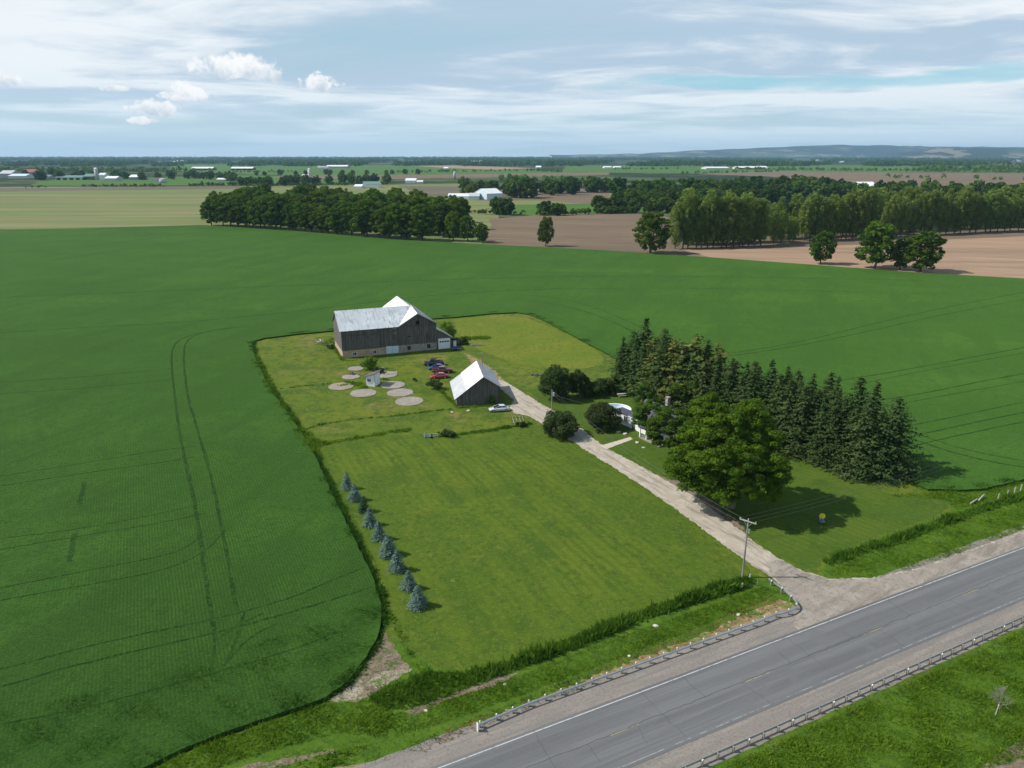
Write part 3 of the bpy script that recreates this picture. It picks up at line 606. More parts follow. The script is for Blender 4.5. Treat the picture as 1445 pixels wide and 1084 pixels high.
V = [scatter_blades(pts_in(vg, 46, zy, 76), .26, .055, .7, 3, 77), scatter_blades(pts_in([(150, 1130), (250, 1068), (330, 1036), (460, 992), (540, 985), (560, 1010), (545, 1040), (480, 1035), (400, 1055), (330, 1075), (200, 1120)], 34, zy, 78), .40, .07, .6, 3, 79),
     scatter_blades(pts_in([(545, 865), (556, 870), (585, 920), (610, 945), (560, 985), (550, 985), (590, 950), (570, 915)], 14, zy, 80), .4, .12, .35, 3, 81),
     scatter_blades(pts_in([(300, 1110), (400, 1078), (470, 1060), (520, 1050), (440, 1110), (330, 1150)], 14, zy, 82), .35, .10, .4, 3, 83),
     scatter_blades(along([(532, 845), (510, 790), (480, 730), (455, 670), (446, 650)], .5, 8, zy, 84), .3, .1, .3, 3, 85)]
stuff('verge_grass', np.concatenate(V), M['grass_tall'], 'bright green grass on the verge between the ditch and the upper guardrail', 'grass')
V = [scatter_blades(pts_in([(1165, 808), (1215, 782), (1260, 770), (1320, 748), (1445, 706), (1560, 676), (1600, 690), (1445, 748), (1370, 775), (1290, 802), (1230, 815), (1180, 816)], 28, zy, 86), .26, .07, .7, 3, 87),
     scatter_blades(pts_in([(1250, 700), (1290, 696), (1362, 692), (1445, 678), (1560, 655), (1560, 668), (1445, 698), (1350, 720), (1330, 706)], 20, zy, 88), .35, .10, .6, 3, 89)]
stuff('right_verge_grass', np.concatenate(V), M['grass_tall'], 'bright green verge grass beside the gravel shoulder right of the driveway', 'grass')
br = [RD(14, -8.0), RD(110, -8.0), RD(110, -24), RD(60, -24), RD(14, -14)]
V = [scatter_blades(pts_in(br, 42, zy, 90, True), .30, .055, .7, 3, 91), scatter_blades(pts_in(br, 10, zy, 92, True, 1.2), .55, .08, .55, 3, 93)]
stuff('near_verge_grass', np.concatenate(V), M['grass_tall'], 'rank green grass below the near guardrail at the lower right', 'grass')
V = [scatter_blades(pts_in([(560, 1060), (600, 1040), (690, 1005), (800, 960), (900, 920), (1000, 882), (1060, 852), (1092, 840), (1112, 852), (1000, 900), (860, 957), (690, 1022), (600, 1062)], 20, zy, 94), .2, .09, .5, 3, 95),
     scatter_blades(pts_in([RD(10, -7.2), RD(110, -7.2), RD(110, -8.6), RD(10, -8.6)], 6, zy, 96, True), .2, .09, .5, 3, 97)]
stuff('dry_grass', np.concatenate(V), M['grass_dry'], 'orange dried grass behind the upper guardrail', 'dry grass')

# ------------------------------------------------------------------ trees
def quads(c, nrm, size, r, asp=1.0):
    """leaf clump quads at c (k,3) facing nrm (k,3) with half-size (k,)"""
    k = len(c); nrm = nrm / (np.linalg.norm(nrm, axis=1, keepdims=True) + 1e-9)
    t = np.cross(nrm, r.normal(size=(k, 3))); t /= np.linalg.norm(t, axis=1, keepdims=True) + 1e-9
    b_ = np.cross(nrm, t); s = size[:, None]
    j = lambda: r.uniform(.55, 1.15, (k, 1))
    return np.stack([c - t * s * j() * asp - b_ * s * j() * .6, c + t * s * j() * asp * .5 - b_ * s * j(), c + t * s * j() * asp + b_ * s * j() * .6, c - t * s * j() * asp * .5 + b_ * s * j()], 1).reshape(-1, 3)
def leafcloud(lobes, n, size, seed, shell=.42, up=.25):
    r = np.random.default_rng(seed); L = np.array(lobes, float)
    wts = (L[:, 3] * L[:, 4] + L[:, 3] * L[:, 5]); wts /= wts.sum(); idx = r.choice(len(L), n, p=wts)
    d = r.normal(size=(n, 3)); d[:, 2] += up; d /= np.linalg.norm(d, axis=1, keepdims=True)
    rad = 1 - shell * r.random(n) ** 1.3; C_ = L[idx, :3]; Rr = L[idx, 3:6]
    p = C_ + d * rad[:, None] * Rr; nr = d + r.normal(0, .55, (n, 3))
    return quads(p, nr, size * r.uniform(.55, 1.45, n), r)
def crown_lobes(rx, ry, rz, cz, n, ls, seed, flat=.9, low=-.55, inner=True):
    r = np.random.default_rng(seed); out = []
    for i in range(n):
        zf = low + (1 - low) * (i + .5) / n; a = i * 2.399 + r.uniform(-.4, .4)
        q = math.sqrt(max(0, 1 - zf * zf)); k = r.uniform(.70, .95); s = ls * r.uniform(.7, 1.3)
        out.append((rx * q * math.cos(a) * k, ry * q * math.sin(a) * k, cz + rz * zf * k, s, s, s * flat * .85))
    if inner:
        out.append((0, 0, cz, rx * .66, ry * .66, rz * .70))
    return out
def limbs(b, h, cz, rx, rz, rad, n, seed, m=0):
    r = random.Random(seed); b.tube([(0, 0, -.3), (0.02 * h, 0, h * .18), (.01 * h, .01 * h, h * .4), (0, 0, cz), (0, 0, cz + rz * .6)], [rad * 1.35, rad, rad * .8, rad * .5, rad * .12], 9, m)
    for i in range(n):
        a = i * 2.4 + r.uniform(-.3, .3); z0 = h * r.uniform(.2, .5); L = rx * r.uniform(.55, .85); z1 = cz + rz * r.uniform(-.4, .5)
        b.tube([(0, 0, z0), (L * .35 * math.cos(a), L * .35 * math.sin(a), z0 + (z1 - z0) * .5), (L * math.cos(a), L * math.sin(a), z1)], [rad * .45, rad * .3, rad * .08], 6, m)
def broad_proto(name, h, rx, rz, n, leaf, nl, ls, mat, seed, label, cat='tree', trunk=.35, limbn=5, low=-.6, ry=None, group=None, join=False, flat=.9):
    cz = h - rz; t = thing(name, label, cat, group=group)
    V = leafcloud(crown_lobes(rx, ry or rx, rz, cz, nl, ls, seed, flat, low), n, leaf, seed)
    ob('crown', np_mesh('crown', V, 4, mat), t)
    b = MB(); limbs(b, h, cz, rx, rz, trunk, limbn, seed); b.build('trunk', M['bark_dark'], t)
    return t
def bush_proto(name, rx, ry, h, n, leaf, mat, seed, label, cat='bush', nl=14, group=None, stems=4):
    t = thing(name, label, cat, group=group)
    V = leafcloud(crown_lobes(rx, ry, h * .5, h * .48, nl, min(rx, h * .5) * .42, seed, 1.0, -.8), n, leaf, seed, .35)
    ob('foliage', np_mesh('foliage', V, 4, mat), t)
    b = MB(); r = random.Random(seed)
    for i in range(stems):
        a = r.uniform(0, 6.28); b.tube([(0, 0, -.1), (math.cos(a) * rx * .2, math.sin(a) * rx * .2, h * .3), (math.cos(a) * rx * .5, math.sin(a) * rx * .5, h * .7)], [.08, .05, .02], 5)
    b.build('stem', M['bark_dark'], t)
    return t
def conifer_crown(h, rad, tiers, per, cards, size, seed, base=.03, pw=.85, droop=.30, rag=.22):
    r = np.random.default_rng(seed); C_ = []; N_ = []; Z_ = []
    for i in range(tiers):
        f = (i + r.uniform(-.3, .3)) / tiers; f = min(max(f, 0), .985); z0 = h * (base + (1 - base) * f)
        L0 = rad * (1 - f) ** pw
        for j in range(max(3, int(per * (1 - f * .55)))):
            a = r.uniform(0, 6.283); L = L0 * (1 + r.normal(0, rag)) + .12 * size * 3; L = max(L, .15)
            k = max(2, int(cards * (L / rad) + 1)); s = np.linspace(.18, 1, k) + r.normal(0, .04, k)
            x = np.cos(a) * L * s; y = np.sin(a) * L * s; z = z0 - droop * L * s + .12 * L * s ** 3 + r.normal(0, size * .25, k)
            lat = r.normal(0, 1, k) * L * .16 * (1.15 - s); x += -np.sin(a) * lat; y += np.cos(a) * lat
            C_.append(np.stack([x, y, z], 1)); nn = np.stack([np.cos(a) * np.full(k, .45), np.sin(a) * np.full(k, .45), np.full(k, .9)], 1) + r.normal(0, .45, (k, 3)); N_.append(nn)
            Z_.append(np.full(k, 1.0) * (1.15 - .35 * s))
    c = np.concatenate(C_); n = np.concatenate(N_); z = np.concatenate(Z_)
    c = np.concatenate([c, [[0, 0, h]]]); n = np.concatenate([n, [[1, 0, .2]]]); z = np.append(z, .6)
    return quads(c, n, size * z * r.uniform(.6, 1.35, len(c)), r, 1.25)
def conifer_proto(name, h, rad, tiers, per, cards, size, mat, seed, label, cat='spruce tree', group=None, trunk=.2, **kw):
    t = thing(name, label, cat, group=group)
    ob('crown', np_mesh('crown', conifer_crown(h, rad, tiers, per, cards, size, seed, **kw), 4, mat), t)
    b = MB(); b.tube([(0, 0, -.2), (0, 0, h * .3), (0, 0, h * .96)], [trunk, trunk * .75, .02], 7); b.build('trunk', M['bark_dark'], t)
    return t

# the big maple and its neighbours by the house
t = thing('maple_tree', 'huge round-crowned broadleaf tree beside the driveway, casting the big shadow on the lawn', 'tree', G(1030, 716, ZY))
r = np.random.default_rng(11); lob = []
boughs = [(-.8, 0, 14.2, 4.0), (-5.6, 0, 12.0, 3.5), (3.4, 0, 12.2, 3.5), (-7.6, -1, 8.6, 2.8), (5.2, 0, 8.0, 3.0), (-1, -4.2, 10.6, 4.2), (0, 4.6, 10.4, 4.0), (-4.2, -3.4, 6.4, 3.0), (3.2, -3.6, 6.0, 3.1), (2.0, 1, 16.0, 2.7), (-3.4, 2, 15.0, 2.7),
          (4.6, 3.4, 10.4, 3.0), (-5.6, 3.6, 7.6, 3.0), (-8.4, -1.5, 6.2, 1.8), (6.6, -1.2, 5.6, 1.8), (0.2, -5.8, 6.8, 2.5), (4.2, -4.2, 9.2, 2.5), (-5, -4.6, 10.2, 2.4), (0, 0, 8.5, 4.2), (-6.5, -2.5, 5.0, 2.4), (-2.5, -5, 4.8, 2.2), (3.4, -4.6, 4.6, 2.2), (-7.4, 2, 5.4, 2.6), (5.4, 1, 5.0, 2.3), (-8.6, 1.5, 6.6, 1.9)]
for bx, by, bz, br_ in boughs:
    n_ = int(8 + br_ * br_ * 1.5)
    for i in range(n_):
        zf = -.55 + 1.5 * (i + .5) / n_; a = i * 2.399 + r.uniform(-.4, .4); q = math.sqrt(max(0, 1 - zf * zf)); k = r.uniform(.6, 1.08); s = r.uniform(.55, 1.15)
        lob.append((bx + br_ * q * math.cos(a) * k, by + br_ * q * math.sin(a) * k, bz + br_ * .82 * zf * k, s * 1.25, s * 1.25, s * .62))
    lob.append((bx, by, bz, br_ * .55, br_ * .55, br_ * .45))
V = leafcloud(lob, 120000, .14, 12, .55, .6)
ob('crown', np_mesh('crown', V, 4, M['leaf_maple']), t)
b = MB(); limbs(b, 18, 10.5, 9, 7, .62, 14, 5); b.build('trunk', M['bark'], t)
def side_tree(px, py, h, rx, rz, n, seed, label, mat, nl=26, ls=1.5, leaf=.17, trunk=.22, cx=0):
    t = thing('broadleaf_tree', label, 'tree', G(px, py, ZY)); cz = h - rz
    lb = [(l[0] + cx, l[1], *l[2:]) for l in crown_lobes(rx, rx * .9, rz, cz, nl, ls, seed, .7, -.7, False)]
    rr_ = np.random.default_rng(seed)
    lb += [(cx + rr_.uniform(-rx, rx) * .5, rr_.uniform(-rx, rx) * .5, cz + rr_.uniform(-rz, rz) * .6, ls * .8, ls * .8, ls * .5) for _ in range(nl // 3)]
    ob('crown', np_mesh('crown', leafcloud(lb, n, leaf, seed, .5, .4), 4, mat), t)
    b = MB(); limbs(b, h, cz, rx, rz, trunk, 8, seed)
    b.build('trunk', M['bark'], t); return t
side_tree(954, 648, 10.4, 4.8, 4.6, 22000, 21, 'smaller thin-crowned tree in front of the white house, left of the huge tree', M['leaf_locust'], 44, .85, .13, cx=-1.6)
side_tree(911, 621, 8.6, 3.4, 3.4, 14000, 25, 'small leafy tree at the path end, hiding the entrance of the white house', M['leaf_locust'], 34, .75, .12, cx=.2)
side_tree(975, 582, 9.6, 5.2, 4.0, 18000, 22, 'feathery green tree behind the dark roof of the white house', M['leaf_locust'], 44, 1.0, .14)
side_tree(994, 636, 11.5, 4.6, 4.8, 20000, 23, 'mid green tree pressed against the left side of the huge tree', M['leaf_maple'], 34, 1.0, .14)
side_tree(906, 583, 6.8, 2.2, 2.8, 5000, 24, 'slim tree standing between the pool and the house roof', M['leaf_locust'], 16, .7, .13, .12)

# windbreak of tall spruces
sp = [conifer_proto('spruce_tree', 16, [4.2, 3.7, 4.6, 4.0, 3.5][i], [38, 34, 40, 36, 32][i], 18, 15, .21, M['needle'], 100 + i, 'x', pw=[.68, .78, .6, .7, .85][i], droop=[.3, .38, .24, .42, .3][i], rag=[.25, .32, .3, .25, .4][i]) for i in range(5)]
tan = [conifer_proto('pine_tree', 16, 4.2, 26, 13, 10, .34, [M['needle_tan'], M['needle_yellow']][i], 110 + i, 'x', 'pine tree', pw=.55, droop=.12, rag=.35) for i in range(2)]
protos_to_hide = []
def place_first(store, key, proto, loc, rz, sc, label, cat=None, group=None):
    """first use moves the prototype itself, later uses copy it"""
    if key not in store:
        store[key] = proto; proto.location = loc; proto.rotation_euler = (0, 0, rz); proto.scale = sc if isinstance(sc, tuple) else (sc,) * 3; proto['label'] = label
        if group: proto['group'] = group
        return proto
    return dup(proto, loc, rz, sc, label, group)
used = {}
A0 = G(868, 551, ZY); A1 = G(1226, 681, ZY); dd = (A1 - A0); Lw = dd.length; du = dd / Lw; dn = Vector((-du.y, du.x, 0))
rp = random.Random(3)
WT = [(850, 468), (905, 451), (940, 458), (975, 476), (1000, 480), (1045, 500), (1075, 505), (1110, 508), (1155, 521), (1185, 540), (1205, 540), (1225, 566), (1265, 578), (1280, 590)]
rows = [(0, 21, 3.6, 'front'), (2.6, 20, 1.2, 'middle'), (5.4, 20, 3.0, 'back')]
for ri, (off, n, st, rn) in enumerate(rows):
    for i in range(n):
        s_ = (i + .5) / n * Lw + rp.uniform(-.7, .7) + (ri - 1) * .8
        p = A0 + du * s_ + dn * (off + 1.6 + rp.uniform(-.6, .6))
        hh = rp.uniform(13.0, 18.2) * (1.0 - .10 * (s_ / Lw)) * (.9 if ri == 0 else 1.0)
        tanish = (s_ / Lw < .5 and ((ri == 0 and i in (3, 5, 6, 8)) or (ri == 1 and i in (2, 4, 6, 9)) or (ri == 2 and i in (2, 4, 5, 7))))
        if tanish:
            key = ('t', (i + ri) % 2); pr = tan[(i + ri) % 2]
            lab = '%s tan yellowish pine from the left in the windbreak %s row' % (ordn([x for x in ((3, 5, 6, 8), (2, 4, 6, 9), (2, 4, 5, 7))[ri]].index(i)), rn)
        else:
            q = rp.randrange(5); key = ('s', q); pr = sp[q]
            lab = '%s dark spruce from the left in the windbreak %s row' % (ordn(i), rn)
        k = hh / 16; wdt = k * rp.uniform(.98, 1.25) * (1.1 if i in (0, n - 1) else 1)
        place_first(used, key, pr, p, rp.uniform(0, 6.28), (wdt, wdt, k), lab, group='windbreak conifers')

# row of blue spruces on the lawn
BS = [(490, 690, 3.9), (501, 706, 3.7), (514, 722, 3.6), (522, 741, 3.7), (535, 761, 3.8), (548, 783, 4.0), (561, 805, 3.9), (577, 831, 3.4), (590, 856, 3.7)]
bsp = [conifer_proto('blue_spruce', 3.6, 1.45, 26, 17, 10, .10, M['needle_blue'], 130 + i, 'x', 'spruce tree', trunk=.07, pw=.72, droop=.14, rag=.12) for i in range(3)]
gsp = conifer_proto('green_spruce', 3.4, 1.35, 24, 15, 10, .10, M['needle_green'], 136, 'small dark green spruce, third from the top of the row on the lawn', 'spruce tree', trunk=.07, pw=.7, droop=.14, rag=.15)
for i, (px, py, hh) in enumerate(BS):
    p = G(px, py, ZY); k = hh / 3.6 * .82
    if i == 2: gsp.location = p; gsp.scale = (k,) * 3; continue
    lab = ['farthest blue spruce in the row on the lawn, at its top end', 'second blue spruce of the row, just above the dark green one', '', 'blue spruce just below the dark green one in the lawn row', 'slender blue spruce in the middle of the lawn row', 'blue spruce just past the middle of the lawn row, the fullest one', 'third nearest blue spruce of the row on the lawn', 'short blue spruce, next to nearest in the lawn row', 'nearest blue spruce in the row, at the bottom end by the crop corner'][i]
    place_first(used, ('b', i % 3), bsp[i % 3], p, i * 1.3, (k * (.86, 1, 1, 1, .92, 1.12, 1, 1.05, 1.12)[i],) * 2 + (k,), lab, group='small spruces in a row on the lawn')

# bushes of the farmstead
def at_(o, px, py, rz=0, z=None): o.location = G(px, py, ZY if z is None else z); o.rotation_euler = (0, 0, rz); return o
at_(bush_proto('lilac_bush', 3.5, 3.4, 5.0, 11000, .13, M['leaf_lilac'], 61, 'big round bush left of the driveway, below the pole with the transformer', nl=34), 789, 615)
at_(bush_proto('lilac_bush', 3.6, 3.3, 5.2, 11000, .13, M['leaf_lilac_red'], 62, 'big round reddish bush beside the white pool', nl=34), 850, 604)
at_(bush_proto('cedar_tree', 3.3, 3.2, 7.6, 12000, .14, M['leaf_cedar'], 63, 'large dark rounded cedar at the left end of the hedge', 'cedar tree', nl=34), 784, 564)
at_(bush_proto('cedar_tree', 2.2, 2.2, 6.4, 6000, .14, M['leaf_cedar'], 64, 'second dark cedar, narrower, in the hedge behind the pool', 'cedar tree', nl=20), 815, 560)
at_(bush_proto('hedge_bush', 2.6, 2.2, 3.9, 5000, .14, M['leaf_cedar'], 65, 'low dark bush in the hedge just left of the tall spruces', 'bush', nl=18), 850, 556)
at_(bush_proto('hedge_bush', 2.3, 2.2, 3.8, 4500, .14, M['leaf_cedar'], 66, 'low dark bush in the hedge next to the narrow cedar', 'bush', nl=18), 833, 559)
at_(bush_proto('sapling', 1.9, 1.7, 3.6, 2600, .13, M['leaf_bright'], 67, 'light green young tree behind the small white hut', 'young tree', nl=12), 522, 521)
at_(bush_proto('shrub', 1.8, 1.5, 1.7, 1500, .12, M['leaf_cedar'], 68, 'low dark shrub at the foot of the light green young tree', 'shrub', nl=8), 534, 527)
at_(bush_proto('sapling', 2.1, 2.0, 6.0, 3000, .15, M['leaf_bright'], 69, 'bright green tree at the right end of the barn', 'young tree', nl=14), 632, 479)
at_(bush_proto('bramble_bush', 3.2, 2.0, 2.3, 3000, .14, M['leaf_lilac'], 70, 'dark brambles spilling from the right end of the barn', 'bush', nl=14), 650, 486)
at_(bush_proto('shrub', 1.9, 1.5, 2.6, 1600, .11, M['leaf_lilac_red'], 71, 'brownish shrub against the left wall of the drive shed', 'shrub', nl=10), 614, 549)
at_(bush_proto('vine', .9, .5, 2.3, 900, .12, M['grass_dark'], 72, 'green vine climbing the front wall of the drive shed', 'vine', nl=6), 694, 571.5)
at_(bush_proto('shrub', 2.2, 1.3, 1.5, 1700, .12, M['leaf_lilac'], 73, 'low bush right beside the grey trailer frame', 'bush', nl=8), 632, 616)
at_(bush_proto('shrub', 1.3, 1.0, 1.2, 900, .11, M['leaf_cedar'], 74, 'low green bush growing under the leaning wooden rack', 'bush', nl=6), 736, 602)
at_(bush_proto('shrub', 1.3, 1.1, 1.3, 700, .12, M['leaf_lilac'], 75, 'small shrub near the left back corner of the barn', 'shrub', nl=6), 466, 492)
at_(bush_proto('shrub', .7, .7, 1.0, 350, .08, M['leaf_lilac_red'], 76, 'small bare greyish shrub left of the parked cars', 'shrub', nl=5), 585, 538)

# ------------------------------------------------------------------ woods, lone trees and hedgerows beyond the crop
wood = [broad_proto('broadleaf_tree', 22, 7.6, 10.6, 5600, .42, 40, 1.9, M['leaf_wood'], 200 + i, 'x', trunk=.36, low=-.95) for i in range(4)]
popl = [broad_proto('poplar_tree', 30, 5.0, 14.4, 4200, .36, 44, 1.5, M['leaf_poplar'], 210 + i, 'x', 'poplar tree', trunk=.3, low=-1, limbn=5, flat=1.7) for i in range(3)]
farb = [broad_proto('field_tree', 15, 6.5, 7.4, 900, .85, 14, 2.5, M['leaf_far'], 220 + i, 'x', 'tree', trunk=.3, limbn=2, low=-.95) for i in range(3)]
def far_row(pts, n, hgt, kind, labelf, group, spread=0, start=0):
    """n trees spaced along photo points of their feet"""
    P = gp(pts); Ls = [(b_ - a_).length for a_, b_ in zip(P, P[1:])]; T = sum(Ls); res = []
    for i in range(n):
        s_ = (i + .5 + rp.uniform(-.3, .3)) / n * T
        for (a_, b_), L in zip(zip(P, P[1:]), Ls):
            if s_ <= L or (b_ is P[-1]): p = a_.lerp(b_, min(1, s_ / L)); break
            s_ -= L
        p = p + Vector((rp.uniform(-1, 1) * spread * .4, rp.uniform(-1, 1) * spread, 0))
        ps, H0, nm = {'w': (wood, 22, 'w'), 'p': (popl, 30, 'p'), 'f': (farb, 15, 'f')}[kind]
        q = rp.randrange(len(ps)); hh = hgt * rp.uniform(.82, 1.15) / H0; wd = hh * rp.uniform(.9, 1.2)
        res.append(place_first(used, (nm, q), ps[q], p, rp.uniform(0, 6.28), (wd, wd, hh), labelf(i + start), group=group))
    return res
FW = [(294, 318), (330, 319.5), (420, 326), (500, 333), (560, 338), (600, 340)]
far_row(FW, 26, 23, 'w', lambda i: '%s tree from the left along the front edge of the dark wood' % ordn(i), 'trees of the dark wood')
far_row([(300, 311), (420, 317), (560, 327), (640, 334)], 28, 25, 'w', lambda i: 'broadleaf tree in the second line of the dark wood', 'second line of the dark wood', 8)
far_row([(310, 305), (420, 309), (560, 317), (660, 327)], 28, 26, 'w', lambda i: 'broadleaf tree deep inside the dark wood', 'trees deep inside the dark wood', 12)
far_row([(340, 300), (440, 302), (560, 308), (640, 316)], 24, 25, 'w', lambda i: 'broadleaf tree at the back of the dark wood', 'back line of the dark wood', 12)
for (px, py, h_, lab) in [(660, 341, 17.5, 'tree near the right end of the dark wood, darker than the rest'), (680, 343, 13.5, 'last small round tree at the right end of the dark wood'), (640, 340, 19, 'tall tree where the dark wood narrows at its right end'),
                          (770, 348, 18.5, 'lone small tree between the green crop and the ploughed field'), (918, 358, 24, 'large round dark tree at the left end of the poplar row'),
                          (1158, 373, 17, 'lone tree on the crop edge left of the pair of big trees'), (1234, 379, 24, 'left one of the pair of big spreading trees on the crop edge'), (1299, 384, 21, 'right one of the pair of big spreading trees on the crop edge'), (1270, 381, 17, 'shorter tree wedged between the pair of big spreading trees')]:
    q = rp.randrange(4); k = h_ / 22; wx = {770: .8, 1158: 1.15, 1234: 1.25, 1299: 1.3, 918: 1.25, 660: .95, 680: 1.0}.get(px, 1)
    dup(wood[q], G(px, py), rp.uniform(0, 6.28), (k * wx, k * wx, k), lab, 'lone field trees')
far_row([(948, 352), (1010, 350), (1078, 347)], 15, 31, 'p', lambda i: '%s tall poplar from the left in the near poplar row' % ordn(i), 'near poplar row')
far_row([(960, 346), (1075, 341)], 16, 31, 'p', lambda i: 'poplar standing behind the near poplar row', 'poplars behind the near row', 3)
far_row([(1085, 338), (1240, 330)], 16, 30, 'p', lambda i: 'poplar standing behind the middle poplar group', 'poplars behind the middle group', 4)
far_row([(1085, 346), (1125, 342)], 4, 20, 'p', lambda i: '%s thin poplar from the left in the gap between the rows' % ordn(i), 'thin poplars in the gap')
far_row([(1130, 341), (1230, 336)], 12, 30, 'p', lambda i: '%s tall poplar from the left in the middle poplar group' % ordn(i), 'middle poplar group')
far_row([(1240, 335), (1350, 330), (1470, 324)], 22, 29, 'p', lambda i: '%s poplar from the left in the long right-hand row' % ordn(i), 'right poplar row')
far_row([(1230, 329), (1470, 318)], 30, 31, 'p', lambda i: 'poplar in the second line of the long right-hand row', 'second line of right poplars', 4)
FT = [  # (points, count, height, spread, label, group)
    ([(872, 301), (945, 300), (1060, 300)], 16, 14, 10, 'bright green tree in the low clump left of the poplars', 'low clump left of the poplars'),
    ([(868, 291), (1000, 288), (1100, 285)], 34, 18, 22, 'green tree in the belt above the poplar row', 'tree belt above the poplars'),
    ([(880, 282), (1010, 278), (1100, 275), (1180, 272)], 44, 24, 40, 'tall green tree in the long belt right of centre', 'long belt right of centre'),
    ([(1095, 283), (1200, 277), (1220, 282)], 14, 19, 25, 'green tree around the pale-roofed farm on the right', 'trees round the right farm'),
    ([(1240, 282), (1290, 277)], 5, 22, 12, 'round tree right of the white-roofed open barn', 'trees right of the open barn'),
    ([(1290, 288), (1380, 284), (1500, 280)], 18, 24, 30, 'green tree behind the right-hand poplars', 'trees behind the right poplars'),
    ([(655, 276), (700, 277), (760, 276), (870, 268)], 26, 22, 45, 'tree in the belt behind the white farm sheds', 'belt behind the white sheds'),
    ([(725, 280), (745, 279)], 5, 26, 15, 'dark tall tree right of the grain bins', 'dark trees right of the grain bins'),
    ([(700, 303), (715, 304)], 3, 17, 5, 'tree beside the right end of the dark wood', 'trees beside the dark wood'),
    ([(757, 304), (798, 304)], 4, 13, 3, 'round bushy tree in the hedgerow above the ploughed field', 'hedgerow bushes above the ploughed field'),
    ([(845, 301), (870, 300)], 3, 16, 3, 'tree at the right end of the field hedgerow', 'trees ending the field hedgerow'),
    ([(340, 262), (420, 262), (460, 261)], 16, 19, 30, 'tree in the clump above the left part of the dark wood', 'clump above the dark wood'),
    ([(475, 258), (545, 259)], 9, 20, 20, 'tree near the distant farm with the green-roofed house', 'trees by the green-roofed house'),
    ([(55, 255), (130, 251), (200, 253)], 20, 19, 40, 'tree among the farm buildings at the far left', 'trees of the far left farms'),
    ([(200, 254), (280, 252), (330, 256)], 14, 19, 20, 'tree right of the far left farms', 'trees right of the far left farms'),
    ([(0, 250), (60, 247)], 10, 18, 40, 'tree at the far left edge among distant farms', 'trees at the far left edge'),
    ([(350, 248), (600, 246)], 14, 15, 30, 'tree in a distant field hedge beyond the dark wood', 'distant field hedge trees'),
]
for pts, n, hh, spd, lab, grp in FT: far_row(pts, n, hh, 'f', (lambda L: (lambda i: L))(lab), grp, spd)
by_group = {}
for o in COL.objects:
    if o.get('category') and o.get('group') and o.parent is None and ('tree' in o.name): by_group.setdefault(o['group'], []).append(o)
for g_, kind_ in [(f_[5], 'tree') for f_ in FT] + [('second line of the dark wood', 'tree'), ('trees deep inside the dark wood', 'tree'), ('back line of the dark wood', 'tree'), ('second line of right poplars', 'poplar'), ('poplars behind the near row', 'poplar'), ('poplars behind the middle group', 'poplar')]:
    L_ = sorted(by_group.get(g_, []), key=lambda o: o.location.x / max(1, o.location.y))
    for i, o in enumerate(L_): o['label'] = '%s %s from the left %s %s' % (ordn(i), kind_, 'among the' if g_.startswith(('trees', 'poplars', 'hedgerow', 'dark', 'distant')) else 'in the', g_)
# hedgerows and far woods too small to tell apart
def clumpfield(rows_, size, mat, name, label, cat, seed):
    r = np.random.default_rng(seed); Vs = []
    for (pts, wpx, n, hgt) in rows_:
        P = gp(pts); Ls = np.array([(b_ - a_).length for a_, b_ in zip(P, P[1:])]); cs = np.concatenate([[0], Ls.cumsum()])
        s_ = r.uniform(0, cs[-1], n); k = np.clip(np.searchsorted(cs, s_) - 1, 0, len(Ls) - 1); f = (s_ - cs[k]) / Ls[k]
        A = np.array([tuple(p) for p in P]); c = A[k] * (1 - f[:, None]) + A[k + 1] * f[:, None]
        c[:, 1] += r.uniform(-.5, .5, n) * wpx; c[:, 0] += r.uniform(-.2, .2, n) * wpx
        hh = hgt * r.uniform(.5, 1.15, n); nq = 16
        for j in range(nq):
            d = r.normal(size=(n, 3)); d[:, 2] = np.abs(d[:, 2]) * 1.1 - .35; d /= np.linalg.norm(d, axis=1, keepdims=True)
            p = c + d * np.stack([hh * .42, hh * .42, hh * .5], 1); p[:, 2] += hh * .5
            Vs.append(quads(p, d + r.normal(0, .3, (n, 3)), hh * .22, r))
    o = ob(name, np_mesh(name, np.concatenate(Vs), 4, mat)); return tag(o, label, cat, kind='stuff')
clumpfield([([(115, 264), (230, 263.5)], 12, 60, 5.5), ([(270, 263), (345, 262)], 12, 50, 7), ([(36, 266), (75, 265)], 8, 7, 6),
            ([(345, 262.5), (545, 262)], 20, 90, 7), ([(600, 297), (690, 303), (760, 305), (850, 302)], 5, 90, 5.5), ([(850, 302), (900, 301)], 8, 30, 7)],
           1, M['leaf_far'], 'hedgerow', 'low dark bushes strung along the middle field boundaries', 'hedgerow', 301)
clumpfield([([(560, 244.5), (760, 242), (790, 244)], 30, 90, 10), ([(960, 246), (1100, 243)], 30, 50, 9), ([(1040, 240), (1250, 242), (1445, 245)], 60, 170, 12), ([(1300, 242), (1445, 241), (1600, 243)], 200, 240, 20),
            ([(860, 240), (960, 239)], 40, 40, 9), ([(1240, 252), (1445, 256), (1550, 257)], 30, 18, 12), ([(120, 243), (300, 242)], 60, 30, 11), ([(700, 256), (860, 262)], 60, 70, 14), ([(330, 244), (420, 243.5)], 50, 30, 9), ([(-60, 244), (240, 243)], 200, 140, 17)],
           1, M['leaf_far'], 'distant_hedges', 'thin dark hedges and small woods between the distant fields', 'hedges', 302)
